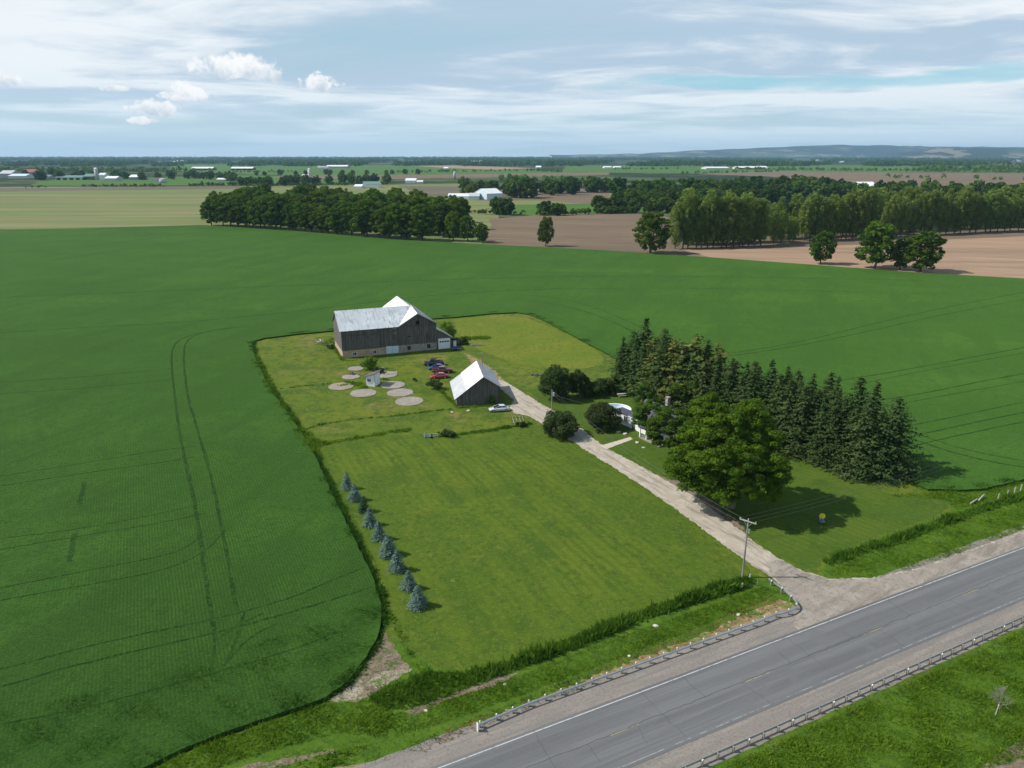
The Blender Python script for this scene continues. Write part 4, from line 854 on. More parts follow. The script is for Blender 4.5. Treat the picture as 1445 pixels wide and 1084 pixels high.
def woods_band(name, label, ybot, ytop, n, hgt, seed, x0=-200, x1=1700, dens=None):
    r = np.random.default_rng(seed); ny = int(n * 1.8); py = ybot + (ytop - ybot) * r.random(ny); px = r.uniform(x0, x1, ny)
    f = np.sin(px * .021 + seed) + .7 * np.sin(px * .057 + py * .6 + seed * 2) + .5 * np.sin(py * 1.3 + px * .011); k = f > (dens if dens is not None else -.1)
    px, py = px[k][:n], py[k][:n]
    c = np.array([tuple(G(a_, b_)) for a_, b_ in zip(px, py)]); hh = hgt * r.uniform(.7, 1.2, len(c)); Vs = []
    for j in range(9):
        d = r.normal(size=(len(c), 3)); d[:, 2] = np.abs(d[:, 2]) - .3; d /= np.linalg.norm(d, axis=1, keepdims=True)
        wd = hh * 1.1
        p = c + d * np.stack([wd, wd * .6, hh * .45], 1); p[:, 2] += hh * .5
        Vs.append(quads(p, d * np.array([1, 1.5, .6]) + r.normal(0, .25, (len(c), 3)), hh * .42, r, 1.5))
    o = ob(name, np_mesh(name, np.concatenate(Vs), 4, M['leaf_far'])); return tag(o, label, 'woods', kind='stuff')
woods_band('distant_woods', 'far-off dark woods in a long band just under the skyline', 235, 226.0, 5200, 17, 401, dens=-.45)
woods_band('skyline_woods', 'farthest hazy woods closing the skyline', 227, 222.3, 5200, 21, 402, dens=-1.4)
# escarpment
def hillside(name, prof, dist, depth, label):
    b = MB(); n = len(prof); rowsy = [0, .18, .4, .7, 1.0]; vs_ = []
    for j, f in enumerate(rowsy):
        for (px, top) in prof:
            y = dist + depth * f; x = (px - 722.5) / F * (dist * math.cos(PIT) + H * math.sin(PIT)) * (1 + .02 * f)
            zt = max(3, (HZ - top) / (F * 1.097) * y + H)
            prof_z = [0, .5, .86, 1.0, .97][j]; vs_.append((x, y, max(.5, zt * prof_z + (rr.uniform(-6, 6) if 0 < j < 4 else 0))))
    fs = [(j * n + i, j * n + i + 1, (j + 1) * n + i + 1, (j + 1) * n + i) for j in range(len(rowsy) - 1) for i in range(n - 1)]
    b.add(vs_, fs); o = b.build(name, g_hill, smooth=True); o['kind'] = 'structure'; return o
def hill_mat():
    m, t, b, o = new_mat('wooded_hill'); v = t.coords('Object'); s_ = t.new('ShaderNodeSeparateXYZ'); t.put(s_.inputs[0], v)
    f1 = t.noise(t.mapping(v, scale=(1, .5, 4)), .0014, 5, .6); f2 = t.noise(t.mapping(v, loc=(900, 30, 0), scale=(1, .5, 5)), .0022, 4, .6)
    low_ = t.math('SUBTRACT', .62, t.math('MULTIPLY', s_.outputs[2], .0011))
    c = t.mix(t.mapr(t.math('ADD', f1, t.math('MULTIPLY', low_, .35)), .70, .74), (.010, .026, .022), (.04, .07, .034))
    c = t.mix(t.mapr(t.math('ADD', f2, t.math('MULTIPLY', low_, .30)), .73, .76), c, (.16, .14, .10))
    t.put(b.inputs['Base Color'], c); b.inputs['Roughness'].default_value = 1; return m
g_hill_flat = ground_mat('wooded_hill', ((.013, .030, .016), [(.0016, (.03, .055, .025), .54, .62, (1, 1, 1)), (.0011, (.14, .12, .07), .62, .66)]), bump=(.01, 8))
g_hill = hill_mat()
prof = []
for i in range(90):
    px = 780 + i * 10
    key = [(780, 219), (850, 218.2), (930, 216.8), (980, 214.5), (1030, 211.8), (1100, 209.5), (1160, 207.6), (1220, 204.5), (1270, 205), (1320, 206), (1400, 207), (1445, 207.5), (1680, 209)]
    for (xa, ya), (xb, yb) in zip(key, key[1:]):
        if xa <= px <= xb: top = ya + (yb - ya) * (px - xa) / (xb - xa)
    prof.append((px, top + .35 * math.sin(px * .11) + .25 * math.sin(px * .037)))
hillside('escarpment', prof, 13500, 2500, '')
prof2 = [(1300 + i * 10, (219 - min(10, i * 1.0) + .3 * math.sin(i)) if i < 12 else 209.3 + .3 * math.sin(i * 1.7)) for i in range(40)]
hillside('near_hill', prof2, 9500, 1500, '')

# ------------------------------------------------------------------ buildings
def window(b_parent, x, z, w_, h_, y=0, M_=None, frame='white', sash=True, name='window', side='front'):
    """window part on a wall in the local plane y=const, frame proud, pane dark; returns it"""
    f = MB(); t_ = .10
    f.box((x - t_, y - .07, z - t_), (x + w_ + t_, y + .03, z)); f.box((x - t_, y - .07, z + h_), (x + w_ + t_, y + .03, z + h_ + t_))
    f.box((x - t_, y - .07, z), (x, y + .03, z + h_)); f.box((x + w_, y - .07, z), (x + w_ + t_, y + .03, z + h_))
    if sash: f.box((x + w_ / 2 - .03, y - .06, z), (x + w_ / 2 + .03, y + .02, z + h_))
    o_ = f.build(name, M[frame], b_parent)
    p = MB().box((x, y - .03, z), (x + w_, y - .005, z + h_)).build('pane', M['glass'], o_)
    return o_
def roof_ribs(b, p00, p10, p11, p01, n, hgt=.05, m=0):
    """raised seams running eave->ridge on the quad p00 p10 (eave) p11 p01 (ridge)"""
    p00, p10, p11, p01 = map(Vector, (p00, p10, p11, p01)); nn = (p10 - p00).cross(p01 - p00).normalized() * hgt
    for i in range(n + 1):
        f = i / n; a = p00.lerp(p10, f) + nn * .02; c = p01.lerp(p11, f) + nn * .02; s_ = (p10 - p00).normalized() * .04
        b.add([a - s_, a + s_, c + s_, c - s_, a + nn, c + nn], [(0, 4, 5, 3), (4, 1, 2, 5)], m)
# --- barn: local x along the front, y into the depth
barn = thing('barn', 'large weathered grey plank barn with pale steel roofs on a stone and block foundation', 'barn', (-47.7, 200.3, ZY), R_(21.6))
WL, WD = 27.4, 14.0; ZS, ZE, ZR = 2.2, 8.1, 12.3
b = MB()   # foundation walls
b.box((0, 0, -.3), (12.3, .5, ZS - .1)); b.box((0, .5, -.3), (.5, WD, ZS - .1)); b.box((.5, WD - .5, -.3), (WL, WD, ZS - .1))
b.build('block_foundation', M['brick_tan'], barn)
MB().box((16.0, 0, -.3), (WL, .5, ZS)).box((WL - .5, .5, -.3), (WL, WD - .5, ZS)).build('stone_foundation', M['stone'], barn)
b = MB(); yf = -.06
zs1 = ZS - .1
def wallpoly(pts, th=.12, y=yf): b.slab([(x, y, z) for x, z in pts], th)
wallpoly([(-.05, zs1), (16.0, zs1 + .02), (16.0, ZE), (-.05, ZE)])
wallpoly([(16.0, ZS), (WL + .05, ZS), (WL + .05, ZE - .1), (21.9, 11.1), (16.0, ZE - .1)], y=yf - .003)
b.slab([(-.06, WD, zs1), (-.06, -.06, zs1), (-.06, -.06, ZE), (-.06, 7, ZR - .1), (-.06, WD, ZE)], .12)
b.slab([(WL + .06, 0, ZS), (WL + .06, 25, ZS), (WL + .06, 25, ZE - .1), (WL + .06, 0, ZE - .1)], .12)
b.slab([(WL, 25, 0), (16.7, 25, 0), (16.7, 25, ZE), (21.9, 25, 11.1), (WL, 25, ZE)], .12)
b.slab([(16.7, WD, zs1), (0, WD, zs1), (0, WD, ZE), (16.7, WD, ZE)], .12); b.slab([(16.7, 25, 0), (16.7, WD, 0), (16.7, WD, ZE), (16.7, 25, ZE)], .12)
b.build('plank_wall', M['wood_grey'], barn)
b = MB(); r_ = random.Random(8); x = .1
while x < WL:                                        # vertical board joints and uneven boards
    wd = r_.uniform(.22, .34); top = ZE - .15 if x < 16 else (ZE - .2 + (3.0 * (1 - abs(x - 21.9) / 5.9)))
    if r_.random() < .55: b.box((x, yf - .05 - r_.uniform(0, .02), ZS + .05 + r_.uniform(0, .1)), (x + wd - .05, yf - .004, top - r_.uniform(0, .15)))
    x += wd
b.build('boards', M['wood_grey'], barn)['kind'] = 'stuff'
b = MB()
b.box((.0, yf - .12, 6.35), (10.8, yf - .055, 6.5)); b.box((16.2, yf - .12, 7.55), (WL, yf - .055, 7.72)); b.box((10.8, yf - .14, 2.2), (10.98, yf - .056, 8))
b.build('trim_board', M['bark_dark'], barn)
# roofs
ov = .5
o1 = MB().slab([(-ov, -ov, ZE - .25), (16.2, -ov, ZE - .25), (21.9, 6.9, ZR), (-ov, 6.9, ZR)], .08)
roof_ribs(o1, (-ov, -ov, ZE - .25), (16.2, -ov, ZE - .25), (16.2, 6.9, ZR), (-ov, 6.9, ZR), 22)
rf = o1.build('roof', M['roof_steel'], barn)
MB().slab([(WL + .3, 6.9, ZR), (WL + .3, 6.9, ZR), (WL + .3, WD + ov, ZE - .2), (-ov, WD + ov, ZE - .2), (-ov, 6.92, ZR), (21.9, 6.92, ZR)][2:], .08).build('rear_roof', M['roof_dark'], barn)
rw = MB().slab([(21.9, -.55, 11.25), (21.9, 6.9, ZR + .02), (16.1, -.55, ZE - .2)], .08)
rw.slab([(21.85, 25.4, 11.9), (16.2, 25.4, ZE), (16.2, 7, ZE), (21.85, 7, 11.9)], .08)
rw.build('cross_gable_roof', M['rust_roof'], barn)
dr = MB().slab([(21.95, -.55, 11.25), (27.95, -.55, ZE - .35), (27.95, 6.9, ZE - .35), (21.95, 6.9, ZR)], .08)
dr.slab([(21.95, 6.95, 11.95), (27.95, 6.95, ZE - .3), (27.95, 25.4, ZE - .3), (21.95, 25.4, 11.95)], .08)
roof_ribs(dr, (27.95, -.5, ZE - .35), (27.95, 6.9, ZE - .35), (21.95, 6.9, ZR), (21.95, -.5, 11.3), 9)
dr.build('shade_toned_roof_slope', M['roof_dark'], barn)
MB().slab([(16.1, -.62, ZE - .3), (16.1, -.62, ZE - .1), (21.9, -.62, 11.4), (27.95, -.62, ZE - .2), (27.95, -.62, ZE - .42), (21.9, -.62, 11.15)], .1).build('rake_board', M['galv'], barn)
MB().box((12.35, -.16, .1), (14.15, -.05, 2.3)).build('door', M['door_blue'], barn); MB().box((14.2, -.16, .1), (16.0, -.05, 2.25)).build('door', M['door_blue'], barn)
for x in (2.9, 8.6): window(barn, x, .55, .95, .9, -.02)
for x in (18.7, 24.6): window(barn, x, .75, .8, 1.0, -.02, frame='wood_grey')
MB().box((21.5, -.20, 8.0), (22.4, -.075, 9.1)).build('loft_opening', M['hole'], barn)
MB().box((24.4, -.17, 3.3), (25.4, -.07, 5.2)).build('upper_door', M['bark_dark'], barn)
MB().box((18.9, -.17, 4.6), (19.7, -.07, 4.8)).build('vent_slot', M['hole'], barn)
f = MB(); f.box((14.5, -.2, 6.0), (15.6, -.07, 6.12)).box((14.5, -.2, 7.3), (15.6, -.07, 7.4)); f.build('hatch_trim', M['wood_pale'], barn)
b = MB()
for x0, x1 in ((4.2, 10.7), (13.5, 15.8)):
    b.box((x0, yf - .11, 2.4), (x1, yf - .06, 5.9 if x0 < 8 else 4.2))
b.build('sliding_door', M['wood_grey'], barn)
# garage lean-to at its right end
b = MB(); b.slab([(WL + .1, 0, 0), (32.0, 0, 0), (32.0, 0, 3.3), (WL + .1, 0, 6.0)], .12); b.box((31.9, .13, 0), (32.0, 9, 3.2)); b.build('leanto_wall', M['wood_grey'], barn)
MB().slab([(WL + .02, -.35, 6.35), (32.4, -.35, 3.2), (32.4, 9.3, 3.2), (WL + .02, 9.3, 6.35)], .07).build('leanto_roof', M['roof_old'], barn)
gd = MB().box((28.1, -.2, .05), (31.3, -.13, 3.0)).box((28.1, -.215, .75), (31.3, -.2, .8)).box((28.1, -.215, 1.5), (31.3, -.2, 1.55)).build('garage_door', M['white'], barn)
for k in range(4): MB().box((28.3 + k * .76, -.225, 2.0), (28.85 + k * .76, -.2, 2.45)).build('pane', M['glass'], gd)
MB().box((27.9, -.215, .0), (28.08, -.13, 3.2)).box((31.32, -.215, 0), (31.5, -.13, 3.2)).box((28.08, -.215, 3.02), (31.32, -.13, 3.2)).build('door_frame', M['white'], gd)
# things at the garage end
t = thing('storage_box', 'white metal cabinet leaning beside the garage door of the barn', 'cabinet', G(640, 490, ZY), R_(21.6))
MB().box((0, 0, 0), (.9, .7, 1.7)).build('body', M['white'], t); MB().box((-.05, -.05, 1.7), (.95, .75, 1.78)).build('lid', M['galv'], t); MB().box((.4, -.03, .8), (.46, 0, 1.0)).build('handle', M['dark_steel'], t)
t = thing('utility_trailer', 'small dark blue trailer with white trim standing at the right end of the barn', 'trailer', G(643, 494, ZY), R_(10))
MB().box((-1.1, -.7, .5), (1.1, .7, .62)).build('bed', M['blue_cloth'], t)
for y in (-.72, .66): MB().box((-1.1, y, .62), (1.1, y + .06, 1.0)).build('side_panel', M['car_blue'], t)
for y in (-.85, .85):
    wv = MB(); wv.tube([(0, y - .09, .3), (0, y + .09, .3)], .3, 14); wv.build('wheel', M['rubber'], t)
MB().tube([(1.1, 0, .5), (2.0, 0, .45)], .05, 6).build('drawbar', M['white'], t)
t = thing('water_trough', 'low grey wooden trough lying on the grass right of the barn', 'trough', G(672, 488, ZY), R_(8))
f = MB(); f.box((-1.8, -.35, 0), (1.8, -.28, .45)).box((-1.8, .28, 0), (1.8, .35, .45)).box((-1.8, -.28, 0), (-1.73, .28, .45)).box((1.73, -.28, 0), (1.8, .28, .45)).box((-1.73, -.28, .02), (1.73, .28, .1)); f.build('box', M['wood_pale'], t)
# --- drive shed, roof with one long slope
shed = thing('drive_shed', 'dark plank drive shed with a bright patched steel roof, nearest the gravel track', 'shed', (-12.57, 159.3, ZY), R_(9))
SL, SD = 9.7, 13.2; zl, zr, za, xa = 1.45, 4.0, 6.55, 6.1
b = MB()
b.slab([(0, 0, -.2), (SL, 0, -.2), (SL, 0, zr), (xa, 0, za), (0, 0, zl + .35)], .12); b.slab([(SL, SD, -.2), (0, SD, -.2), (0, SD, zl + .35), (xa, SD, za), (SL, SD, zr)], .12)
b.slab([(0, SD, -.2), (0, 0, -.2), (0, 0, zl + .3), (0, SD, zl + .3)], .12); b.slab([(SL, 0, -.2), (SL, SD, -.2), (SL, SD, zr), (SL, 0, zr)], .12)
b.build('plank_wall', M['wood_grey'], shed)
b = MB(); x = .1
while x < SL - .3:
    wd = r_.uniform(.2, .3); tp = zl + .3 + (za - zl - .3) * x / xa if x < xa else za - (za - zr) * (x - xa) / (SL - xa)
    if r_.random() < .55: b.box((x, -.05 - r_.uniform(0, .02), r_.uniform(.02, .1)), (x + wd - .04, -.002, tp - .25 - r_.uniform(0, .1)))
    x += wd
b.build('boards', M['wood_grey'], shed)['kind'] = 'stuff'
def on(x): return zl + .12 + (za + .12 - zl - .12) * (x + .6) / (xa + .6)
xm = 2.3
b = MB().slab([(-.6, -.4, on(-.6)), (xm, -.4, on(xm) - .12), (xm, SD + .4, on(xm) - .12), (-.6, SD + .4, on(-.6))], .07)
roof_ribs(b, (-.6, SD + .4, on(-.6)), (-.6, -.4, on(-.6)), (xm, -.4, on(xm) - .12), (xm, SD + .4, on(xm) - .12), 18)
b.build('lower_roof', M['roof_old'], shed)
b = MB().slab([(xm - .1, -.45, on(xm) - .05), (xa, -.45, za + .12), (xa, SD + .45, za + .12), (xm - .1, SD + .45, on(xm) - .05)], .07)
roof_ribs(b, (xm, SD + .4, on(xm)), (xm, -.4, on(xm)), (xa, -.4, za + .12), (xa, SD + .4, za + .12), 18)
b.build('upper_roof', M['roof_white'], shed)
MB().slab([(xa + .01, -.45, za + .12), (SL + .6, -.45, zr - .1), (SL + .6, SD + .45, zr - .1), (xa + .01, SD + .45, za + .12)], .07).build('rear_roof', M['roof_dark'], shed)
b = MB()
for q0, q1 in (((-.62, on(-.6)), (xa, za + .16)), ((xa, za + .16), (SL + .62, zr - .06))):
    b.slab([(q0[0], -.5, q0[1] - .2), (q1[0], -.5, q1[1] - .2), (q1[0], -.5, q1[1]), (q0[0], -.5, q0[1])], .06)
b.build('rake_board', M['wood_grey'], shed)
# --- small white hut
hut = thing('hut', 'tiny white hut with a brown sloping roof among the round concrete pads', 'hut', G(517, 545, ZY), R_(-14)); hut.scale = (1.35, 1.35, 1.25)
b = MB(); b.slab([(0, 0, -.1), (1.75, 0, -.1), (1.75, 0, 2.6), (0, 0, 2.0)], .1); b.slab([(0, 2.3, -.1), (0, 0, -.1), (0, 0, 2.0), (0, 2.3, 2.0)], .1)
b.slab([(1.75, 2.3, -.1), (0, 2.3, -.1), (0, 2.3, 2.0), (1.75, 2.3, 2.6)], .1); b.slab([(1.75, 0, -.1), (1.75, 2.3, -.1), (1.75, 2.3, 2.6), (1.75, 0, 2.6)], .1)
b.build('wall', M['white'], hut)
MB().slab([(-.35, -.3, 1.98), (2.0, -.3, 2.80), (2.0, 2.6, 2.80), (-.35, 2.6, 1.98)], .1).build('roof', M['shingle_brown'], hut)
window(hut, .28, .95, .7, .6, -.01)
d_ = MB().box((-.03, .5, .0), (-.005, 1.2, 1.7)).build('door', M['white'], hut)
# --- white house under the trees
house = thing('white_house', 'white single-storey farmhouse with a slate-dark roof half hidden behind the trees', 'house', (22.2, 149.2, ZY), R_(-58))
HL, HD = 17.5, 8.4; he, hr = 2.9, 5.6; HX = 5.2
b = MB(); b.box((HX, 0, -.1), (HL, .15, he)); b.box((HX, HD - .15, -.1), (HL, HD, he)); b.slab([(HX, HD, -.1), (HX, 0, -.1), (HX, 0, he), (HX, HD / 2, hr - .1), (HX, HD, he)], .15); b.slab([(HL, 0, -.1), (HL, HD, -.1), (HL, HD, he), (HL, HD / 2, hr - .1), (HL, 0, he)], .15)
b.box((0, .02, -.1), (HX - .02, .15, 2.5)).box((0, .15, -.1), (.15, 2.0, 2.5)).box((.15, 1.85, -.1), (HX - .02, 2.0, 2.5))
b.build('wall', M['white'], house)
MB().slab([(-.3, -.3, 2.62), (HX - .05, -.3, 2.62), (HX - .05, 2.3, 2.66), (-.3, 2.3, 2.66)], .12).build('wing_roof', M['shingle'], house)
rb = MB().slab([(HX - .4, -.5, he - .2), (HL + .4, -.5, he - .2), (HL + .4, HD / 2, hr + .05), (HX - .4, HD / 2, hr + .05)], .14); rb.slab([(HL + .4, HD + .5, he - .2), (HX - .4, HD + .5, he - .2), (HX - .4, HD / 2 + .01, hr + .05), (HL + .4, HD / 2 + .01, hr + .05)], .14)
rf = rb.build('roof', M['shingle'], house)
MB().box((9.5, 5.2, 4.6), (10.2, 5.9, 7.1)).box((9.42, 5.12, 7.1), (10.28, 5.98, 7.25)).build('chimney', M['stone'], rf)
MB().box((HX - .45, -.62, he - .33), (HL + .45, -.5, he - .2)).build('gutter', M['white'], house)
for x in (2.9, 7.6, 10.4, 13.6): window(house, x, 1.0, 1.0, 1.15, -.01)
dd_ = MB().box((5.6, -.06, 0), (6.5, -.01, 2.1)).build('door', M['shingle_brown'], house); MB().box((6.3, -.12, 1.0), (6.36, -.06, 1.08)).build('handle', M['galv'], dd_)
MB().box((10.4, -2.4, .05), (16.4, -.02, .35)).build('porch_deck', M['concrete'], house)
MB().slab([(10.2, -2.6, 2.45), (16.6, -2.6, 2.45), (16.6, -.52, 2.72), (10.2, -.52, 2.72)], .1).build('porch_roof', M['shingle'], house)
for x in (10.6, 12.5, 14.4, 16.2): MB().box((x - .11, -2.4, .35), (x + .11, -2.18, 2.42)).build('porch_post', M['white'], house)
# yard light, satellite-height pole
def pole(px, py, h, lab, cross=None, extra=None, rz=0, rad=.14, cat='utility pole'):
    t = thing('utility_pole', lab, cat, G(px, py, ZY), rz)
    MB().tube([(0, 0, -.3), (0, 0, h)], [rad, rad * .7], 10).build('shaft', M['pole_wood'], t)
    if cross:
        MB().box((-cross / 2, -.17, h - .25), (cross / 2, -.08, h - .11)).build('crossarm', M['wood_pale'], t)
        for sx in (-.46, .0, .46):
            z0 = h - .11 if sx else h
            MB().lathe([(.05, 0), (.08, .05), (.05, .1), (.07, .15), (.02, .2)], 8, 0, Matrix.Translation((sx * cross, -.12 if sx else 0, z0))).build('insulator', M['galv'], t)
        b = MB(); b.tube([(-.6, -.12, h - .25), (0, -.1, h - .95)], .025, 5); b.tube([(.6, -.12, h - .25), (0, -.1, h - .95)], .025, 5); b.build('brace', M['galv'], t)
    return t
PA = G(1047.5, 815, ZY); HA = 8.7
pA = pole(1047.5, 815, HA, 'wooden power pole with a pale crossarm beside the driveway mouth', 2.3, rz=R_(-40))
MB().box((.14, -.1, HA - 1.9), (.34, .1, HA - 1.3)).build('fuse_box', M['galv'], pA)
PB = G(778.5, 583, ZY); HB = 5.4
pB = pole(778.5, 583, HB, 'grey pole carrying a pale transformer can above the round bush', rad=.15)
MB().lathe([(.22, -.45), (.26, -.4), (.26, .35), (.2, .42), (.06, .46)], 14, 0, Matrix.Translation((.38, 0, HB - 1.0))).build('transformer', M['galv'], pB)
MB().box((.12, -.05, HB - 1.1), (.2, .05, HB - .7)).build('bracket', M['dark_steel'], pB)
PC = G(681, 532, ZY); HC = 6.4
pC = pole(681, 532, HC, 'thin power pole behind the drive shed', rad=.13)
MB().box((-.35, -.06, HC - .9), (.35, .06, HC - .78)).build('crossarm', M['wood_grey'], pC)
MB().lathe([(.10, 0), (.14, .1), (.05, .3)], 8, 0, Matrix.Translation((0, 0, HC))).build('cap', M['galv'], pC)
t = thing('yard_light', 'tall yard light with a white lamp head behind the house roof', 'lamp post', G(993, 590, ZY))
MB().tube([(0, 0, -.2), (0, 0, 6.6)], .08, 8).build('pole', M['wood_pale'], t); MB().box((-.55, -.2, 6.6), (.55, .25, 6.95)).build('lamp_head', M['white'], t)
def wire(p, q, sag, lab, rad=.014):
    p, q = Vector(p), Vector(q); n = 24
    pts = [p.lerp(q, i / n) - Vector((0, 0, sag * 4 * (i / n) * (1 - i / n))) for i in range(n + 1)]
    return tag(MB().tube(pts, rad, 4).build('power_line', M['wire']), lab, 'cable')
vz = lambda z: Vector((0, 0, z))
wire(PA + vz(HA - .2), PB + vz(HB - .1), 1.5, 'overhead cable from the roadside pole to the transformer pole'); wire(PA + vz(HA - .9), PB + vz(HB - .7), 1.7, 'lower overhead cable from the roadside pole to the transformer pole')
wire(PB + vz(HB - .1), PC + vz(HC - .8), .4, 'overhead cable from the transformer pole to the pole behind the shed')
wire(PB + vz(HB - .9), Vector((24.0, 146.2, ZY + 3.2)), .5, 'service cable from the transformer pole to the white house')
PN = PA + RU * 75 + RV * 3.0
for i, dx in enumerate((-1.0, 0, 1.0)):
    off = Vector((math.cos(R_(-40)) * dx, math.sin(R_(-40)) * dx, 0))
    wire(PA + off + vz(HA + .05), PN + off + vz(HA + .3), 1.3, ['farthest', 'middle', 'nearest'][i] + ' of three wires running right from the roadside pole crossarm', .012)
# --- pool
pool = thing('swimming_pool', 'round white above-ground pool, drained, between the reddish bush and the house', 'pool', G(869, 576.5, ZY + 1.3) - Vector((0, 0, 1.3)))
R1 = 3.3
n = 32; b = MB(); vs_ = []
for rr1, z in ((R1, 0), (R1, 1.25), (R1 - .12, 1.25), (R1 - .12, .06)):
    vs_ += [(rr1 * math.cos(2 * math.pi * j / n), rr1 * math.sin(2 * math.pi * j / n), z) for j in range(n)]
b.add(vs_, [(i * n + j, i * n + (j + 1) % n, (i + 1) * n + (j + 1) % n, (i + 1) * n + j) for i in range(3) for j in range(n)] + [tuple(3 * n + j for j in range(n))])
b.build('pool_wall', M['pool_white'], pool)
b = MB(); prof_ = [(R1 - .2, 1.25), (R1 + .12, 1.25), (R1 + .12, 1.33), (R1 - .2, 1.33)]; vs_ = [(q * math.cos(2 * math.pi * j / n), q * math.sin(2 * math.pi * j / n), z) for q, z in prof_ for j in range(n)]
b.add(vs_, [(i * n + j, i * n + (j + 1) % n, ((i + 1) % 4) * n + (j + 1) % n, ((i + 1) % 4) * n + j) for i in range(4) for j in range(n)]); b.build('rim', M['plastic_white'], pool)
b = MB(); 
for sx in (-.25, .25): b.tube([(1.2 + sx, 1.2, .1), (1.2 + sx, 1.2, 2.0)], .04, 6)
for z in (.5, .9, 1.3, 1.7): b.tube([(.95, 1.2, z), (1.45, 1.2, z)], .03, 5)
b.build('ladder', M['plastic_white'], pool)
t = thing('picnic_table', 'grey weathered picnic table on the lawn behind the pool', 'table', G(877, 560, ZY), R_(8))
MB().box((-1.0, -.4, .72), (1.0, .4, .77)).build('table_top', M['wood_pale'], t)
for y in (-.75, .55): MB().box((-1.0, y, .42), (1.0, y + .22, .46)).build('bench_seat', M['wood_pale'], t)
for x in (-.75, .75):
    b = MB(); b.tube([(x, -.25, .72), (x, -.65, 0)], .04, 4); b.tube([(x, .25, .72), (x, .65, 0)], .04, 4); b.box((x - .03, -.7, .38), (x + .03, .7, .42)); b.build('leg_frame', M['wood_grey'], t)
t = thing('garden_chair', 'small pale garden chair left of the picnic table', 'chair', G(866, 559, ZY), R_(30))
MB().box((-.25, -.25, .4), (.25, .25, .45)).build('seat', M['wood_grey'], t); MB().box((-.25, .22, .45), (.25, .27, .9)).build('backrest', M['wood_grey'], t)
for x in (-.22, .18):
    for y in (-.22, .18): MB().box((x, y, 0), (x + .04, y + .04, .4)).build('leg', M['wood_grey'], t)
# rock borders near the path
for i, (px, py, s_, lab) in enumerate([(873, 610, .5, 'pale stone edging left of the house entrance'), (882, 613, .6, 'flat pale stones beside the path end'), (899, 625, .5, 'pale stepping stone below the porch'), (908, 632, .35, 'small rock on the grass in front of the porch'), (661, 580, .5, 'pale broken slab on the grass in front of the drive shed'), (638, 582, .4, 'second pale slab left of the silver car'),
                                       (925, 884, .38, 'white stone lying in the verge grass above the guardrail'), (1042, 868, .35, 'flat pale stone on the dry verge near the rail bend'), (888, 926, .22, 'small pale stone at the verge edge'), (601, 1003, .22, 'small white stone at the left end of the ditch'), (712, 966, .2, 'small white stone by the ditch bed'), (583, 556, .18, 'white ball-like rock left of the drive shed')]):
    t = MB(); r1 = random.Random(i); t.lathe([(s_ * .8, -.05), (s_, s_ * .15), (s_ * .75, s_ * .38), (s_ * .2, s_ * .45)], 9)
    t.v = [(x * r1.uniform(.75, 1.2), y * r1.uniform(.6, 1), z) for x, y, z in t.v]
    o = t.build('rock', M['rock'], None, False, G(px, py, ZY), i); tag(o, lab, 'rock')
# round concrete pads of former grain bins
for i, (px, py, rx, mt, lab) in enumerate([(502, 520.5, 2.1, 'concrete', 'round concrete pad farthest back, left of the light green young tree'), (495, 532, 2.3, 'concrete', 'weedy round concrete pad left of the hut with dark debris on it'), (481, 545.5, 3.1, 'concrete_rust', 'rust-stained round pad at the far left of the pads'),
                                           (512.5, 555, 3.15, 'concrete', 'round concrete pad directly in front of the hut'), (545, 529, 3.0, 'concrete', 'round pad right of the young tree with rubble on it'), (554, 543.5, 3.1, 'concrete', 'round pad right of the hut'),
                                           (564.5, 554.3, 3.15, 'concrete', 'round pad second nearest to the drive shed'), (577.5, 566.5, 3.25, 'concrete', 'nearest round concrete pad, left of the drive shed'), (536, 521, 1.6, 'concrete', 'small pale pad behind the shrub by the young tree')]):
    b = MB(); n = 28; r1 = random.Random(i * 3 + 1); pr = [(rx * r1.uniform(.97, 1.03), j) for j in range(n)]
    vs_ = [(q * math.cos(2 * math.pi * j / n), q * math.sin(2 * math.pi * j / n), -.1) for q, j in pr] + [(q * math.cos(2 * math.pi * j / n), q * math.sin(2 * math.pi * j / n), .1) for q, j in pr]
    b.add(vs_, [(j, (j + 1) % n, n + (j + 1) % n, n + j) for j in range(n)] + [tuple(n + j for j in range(n))])
    p0 = G(px, py, ZY); m_ = M[mt]
    o = b.build('concrete_pad', m_, None, False, p0, i * 1.1); tag(o, lab, 'concrete pad', 'round concrete pads')
def rubble(px, py, n, s_, mat, lab, nm='rubble'):
    b = MB(); r1 = random.Random(int(px)); 
    for _ in range(n):
        x, y = r1.gauss(0, s_), r1.gauss(0, s_ * .6); q = r1.uniform(.1, .35); Mx = Matrix.Translation((x, y, .1 + q * .3)) @ Matrix.Rotation(r1.uniform(0, 3), 4, (r1.random(), r1.random(), r1.random() + .2))
        b.box((-q, -q * .6, -q * .3), (q, q * .6, q * .3), 0, Mx)
    o = b.build(nm, mat, None, False, G(px, py, ZY)); return tag(o, lab, 'rubble', kind='stuff')
rubble(497, 529, 14, .7, M['dark_steel'], 'dark scrap heaped on the weedy pad left of the hut'); rubble(547, 528, 26, 1.1, M['rock'], 'pale broken concrete heaped on the pad by the young tree')
rubble(455, 483, 24, 1.4, M['rock'], 'pale rubble left of the barn'); rubble(757, 530, 20, .8, M['wood_grey'], 'pile of grey wood beside the cedar, right of the track')
rubble(465, 488, 12, .8, M['wood_grey'], 'dark rubbish near the left end of the barn')
V = scatter_blades(np.concatenate([along([(488, 538), (500, 543), (512, 541)], 2.2, 8, ZY, 501), along([(540, 535), (548, 537)], 1.4, 8, ZY, 502), along([(476, 545), (490, 543)], 1, 5, ZY + .1, 503)]), .5, .18, .3, 3, 504)
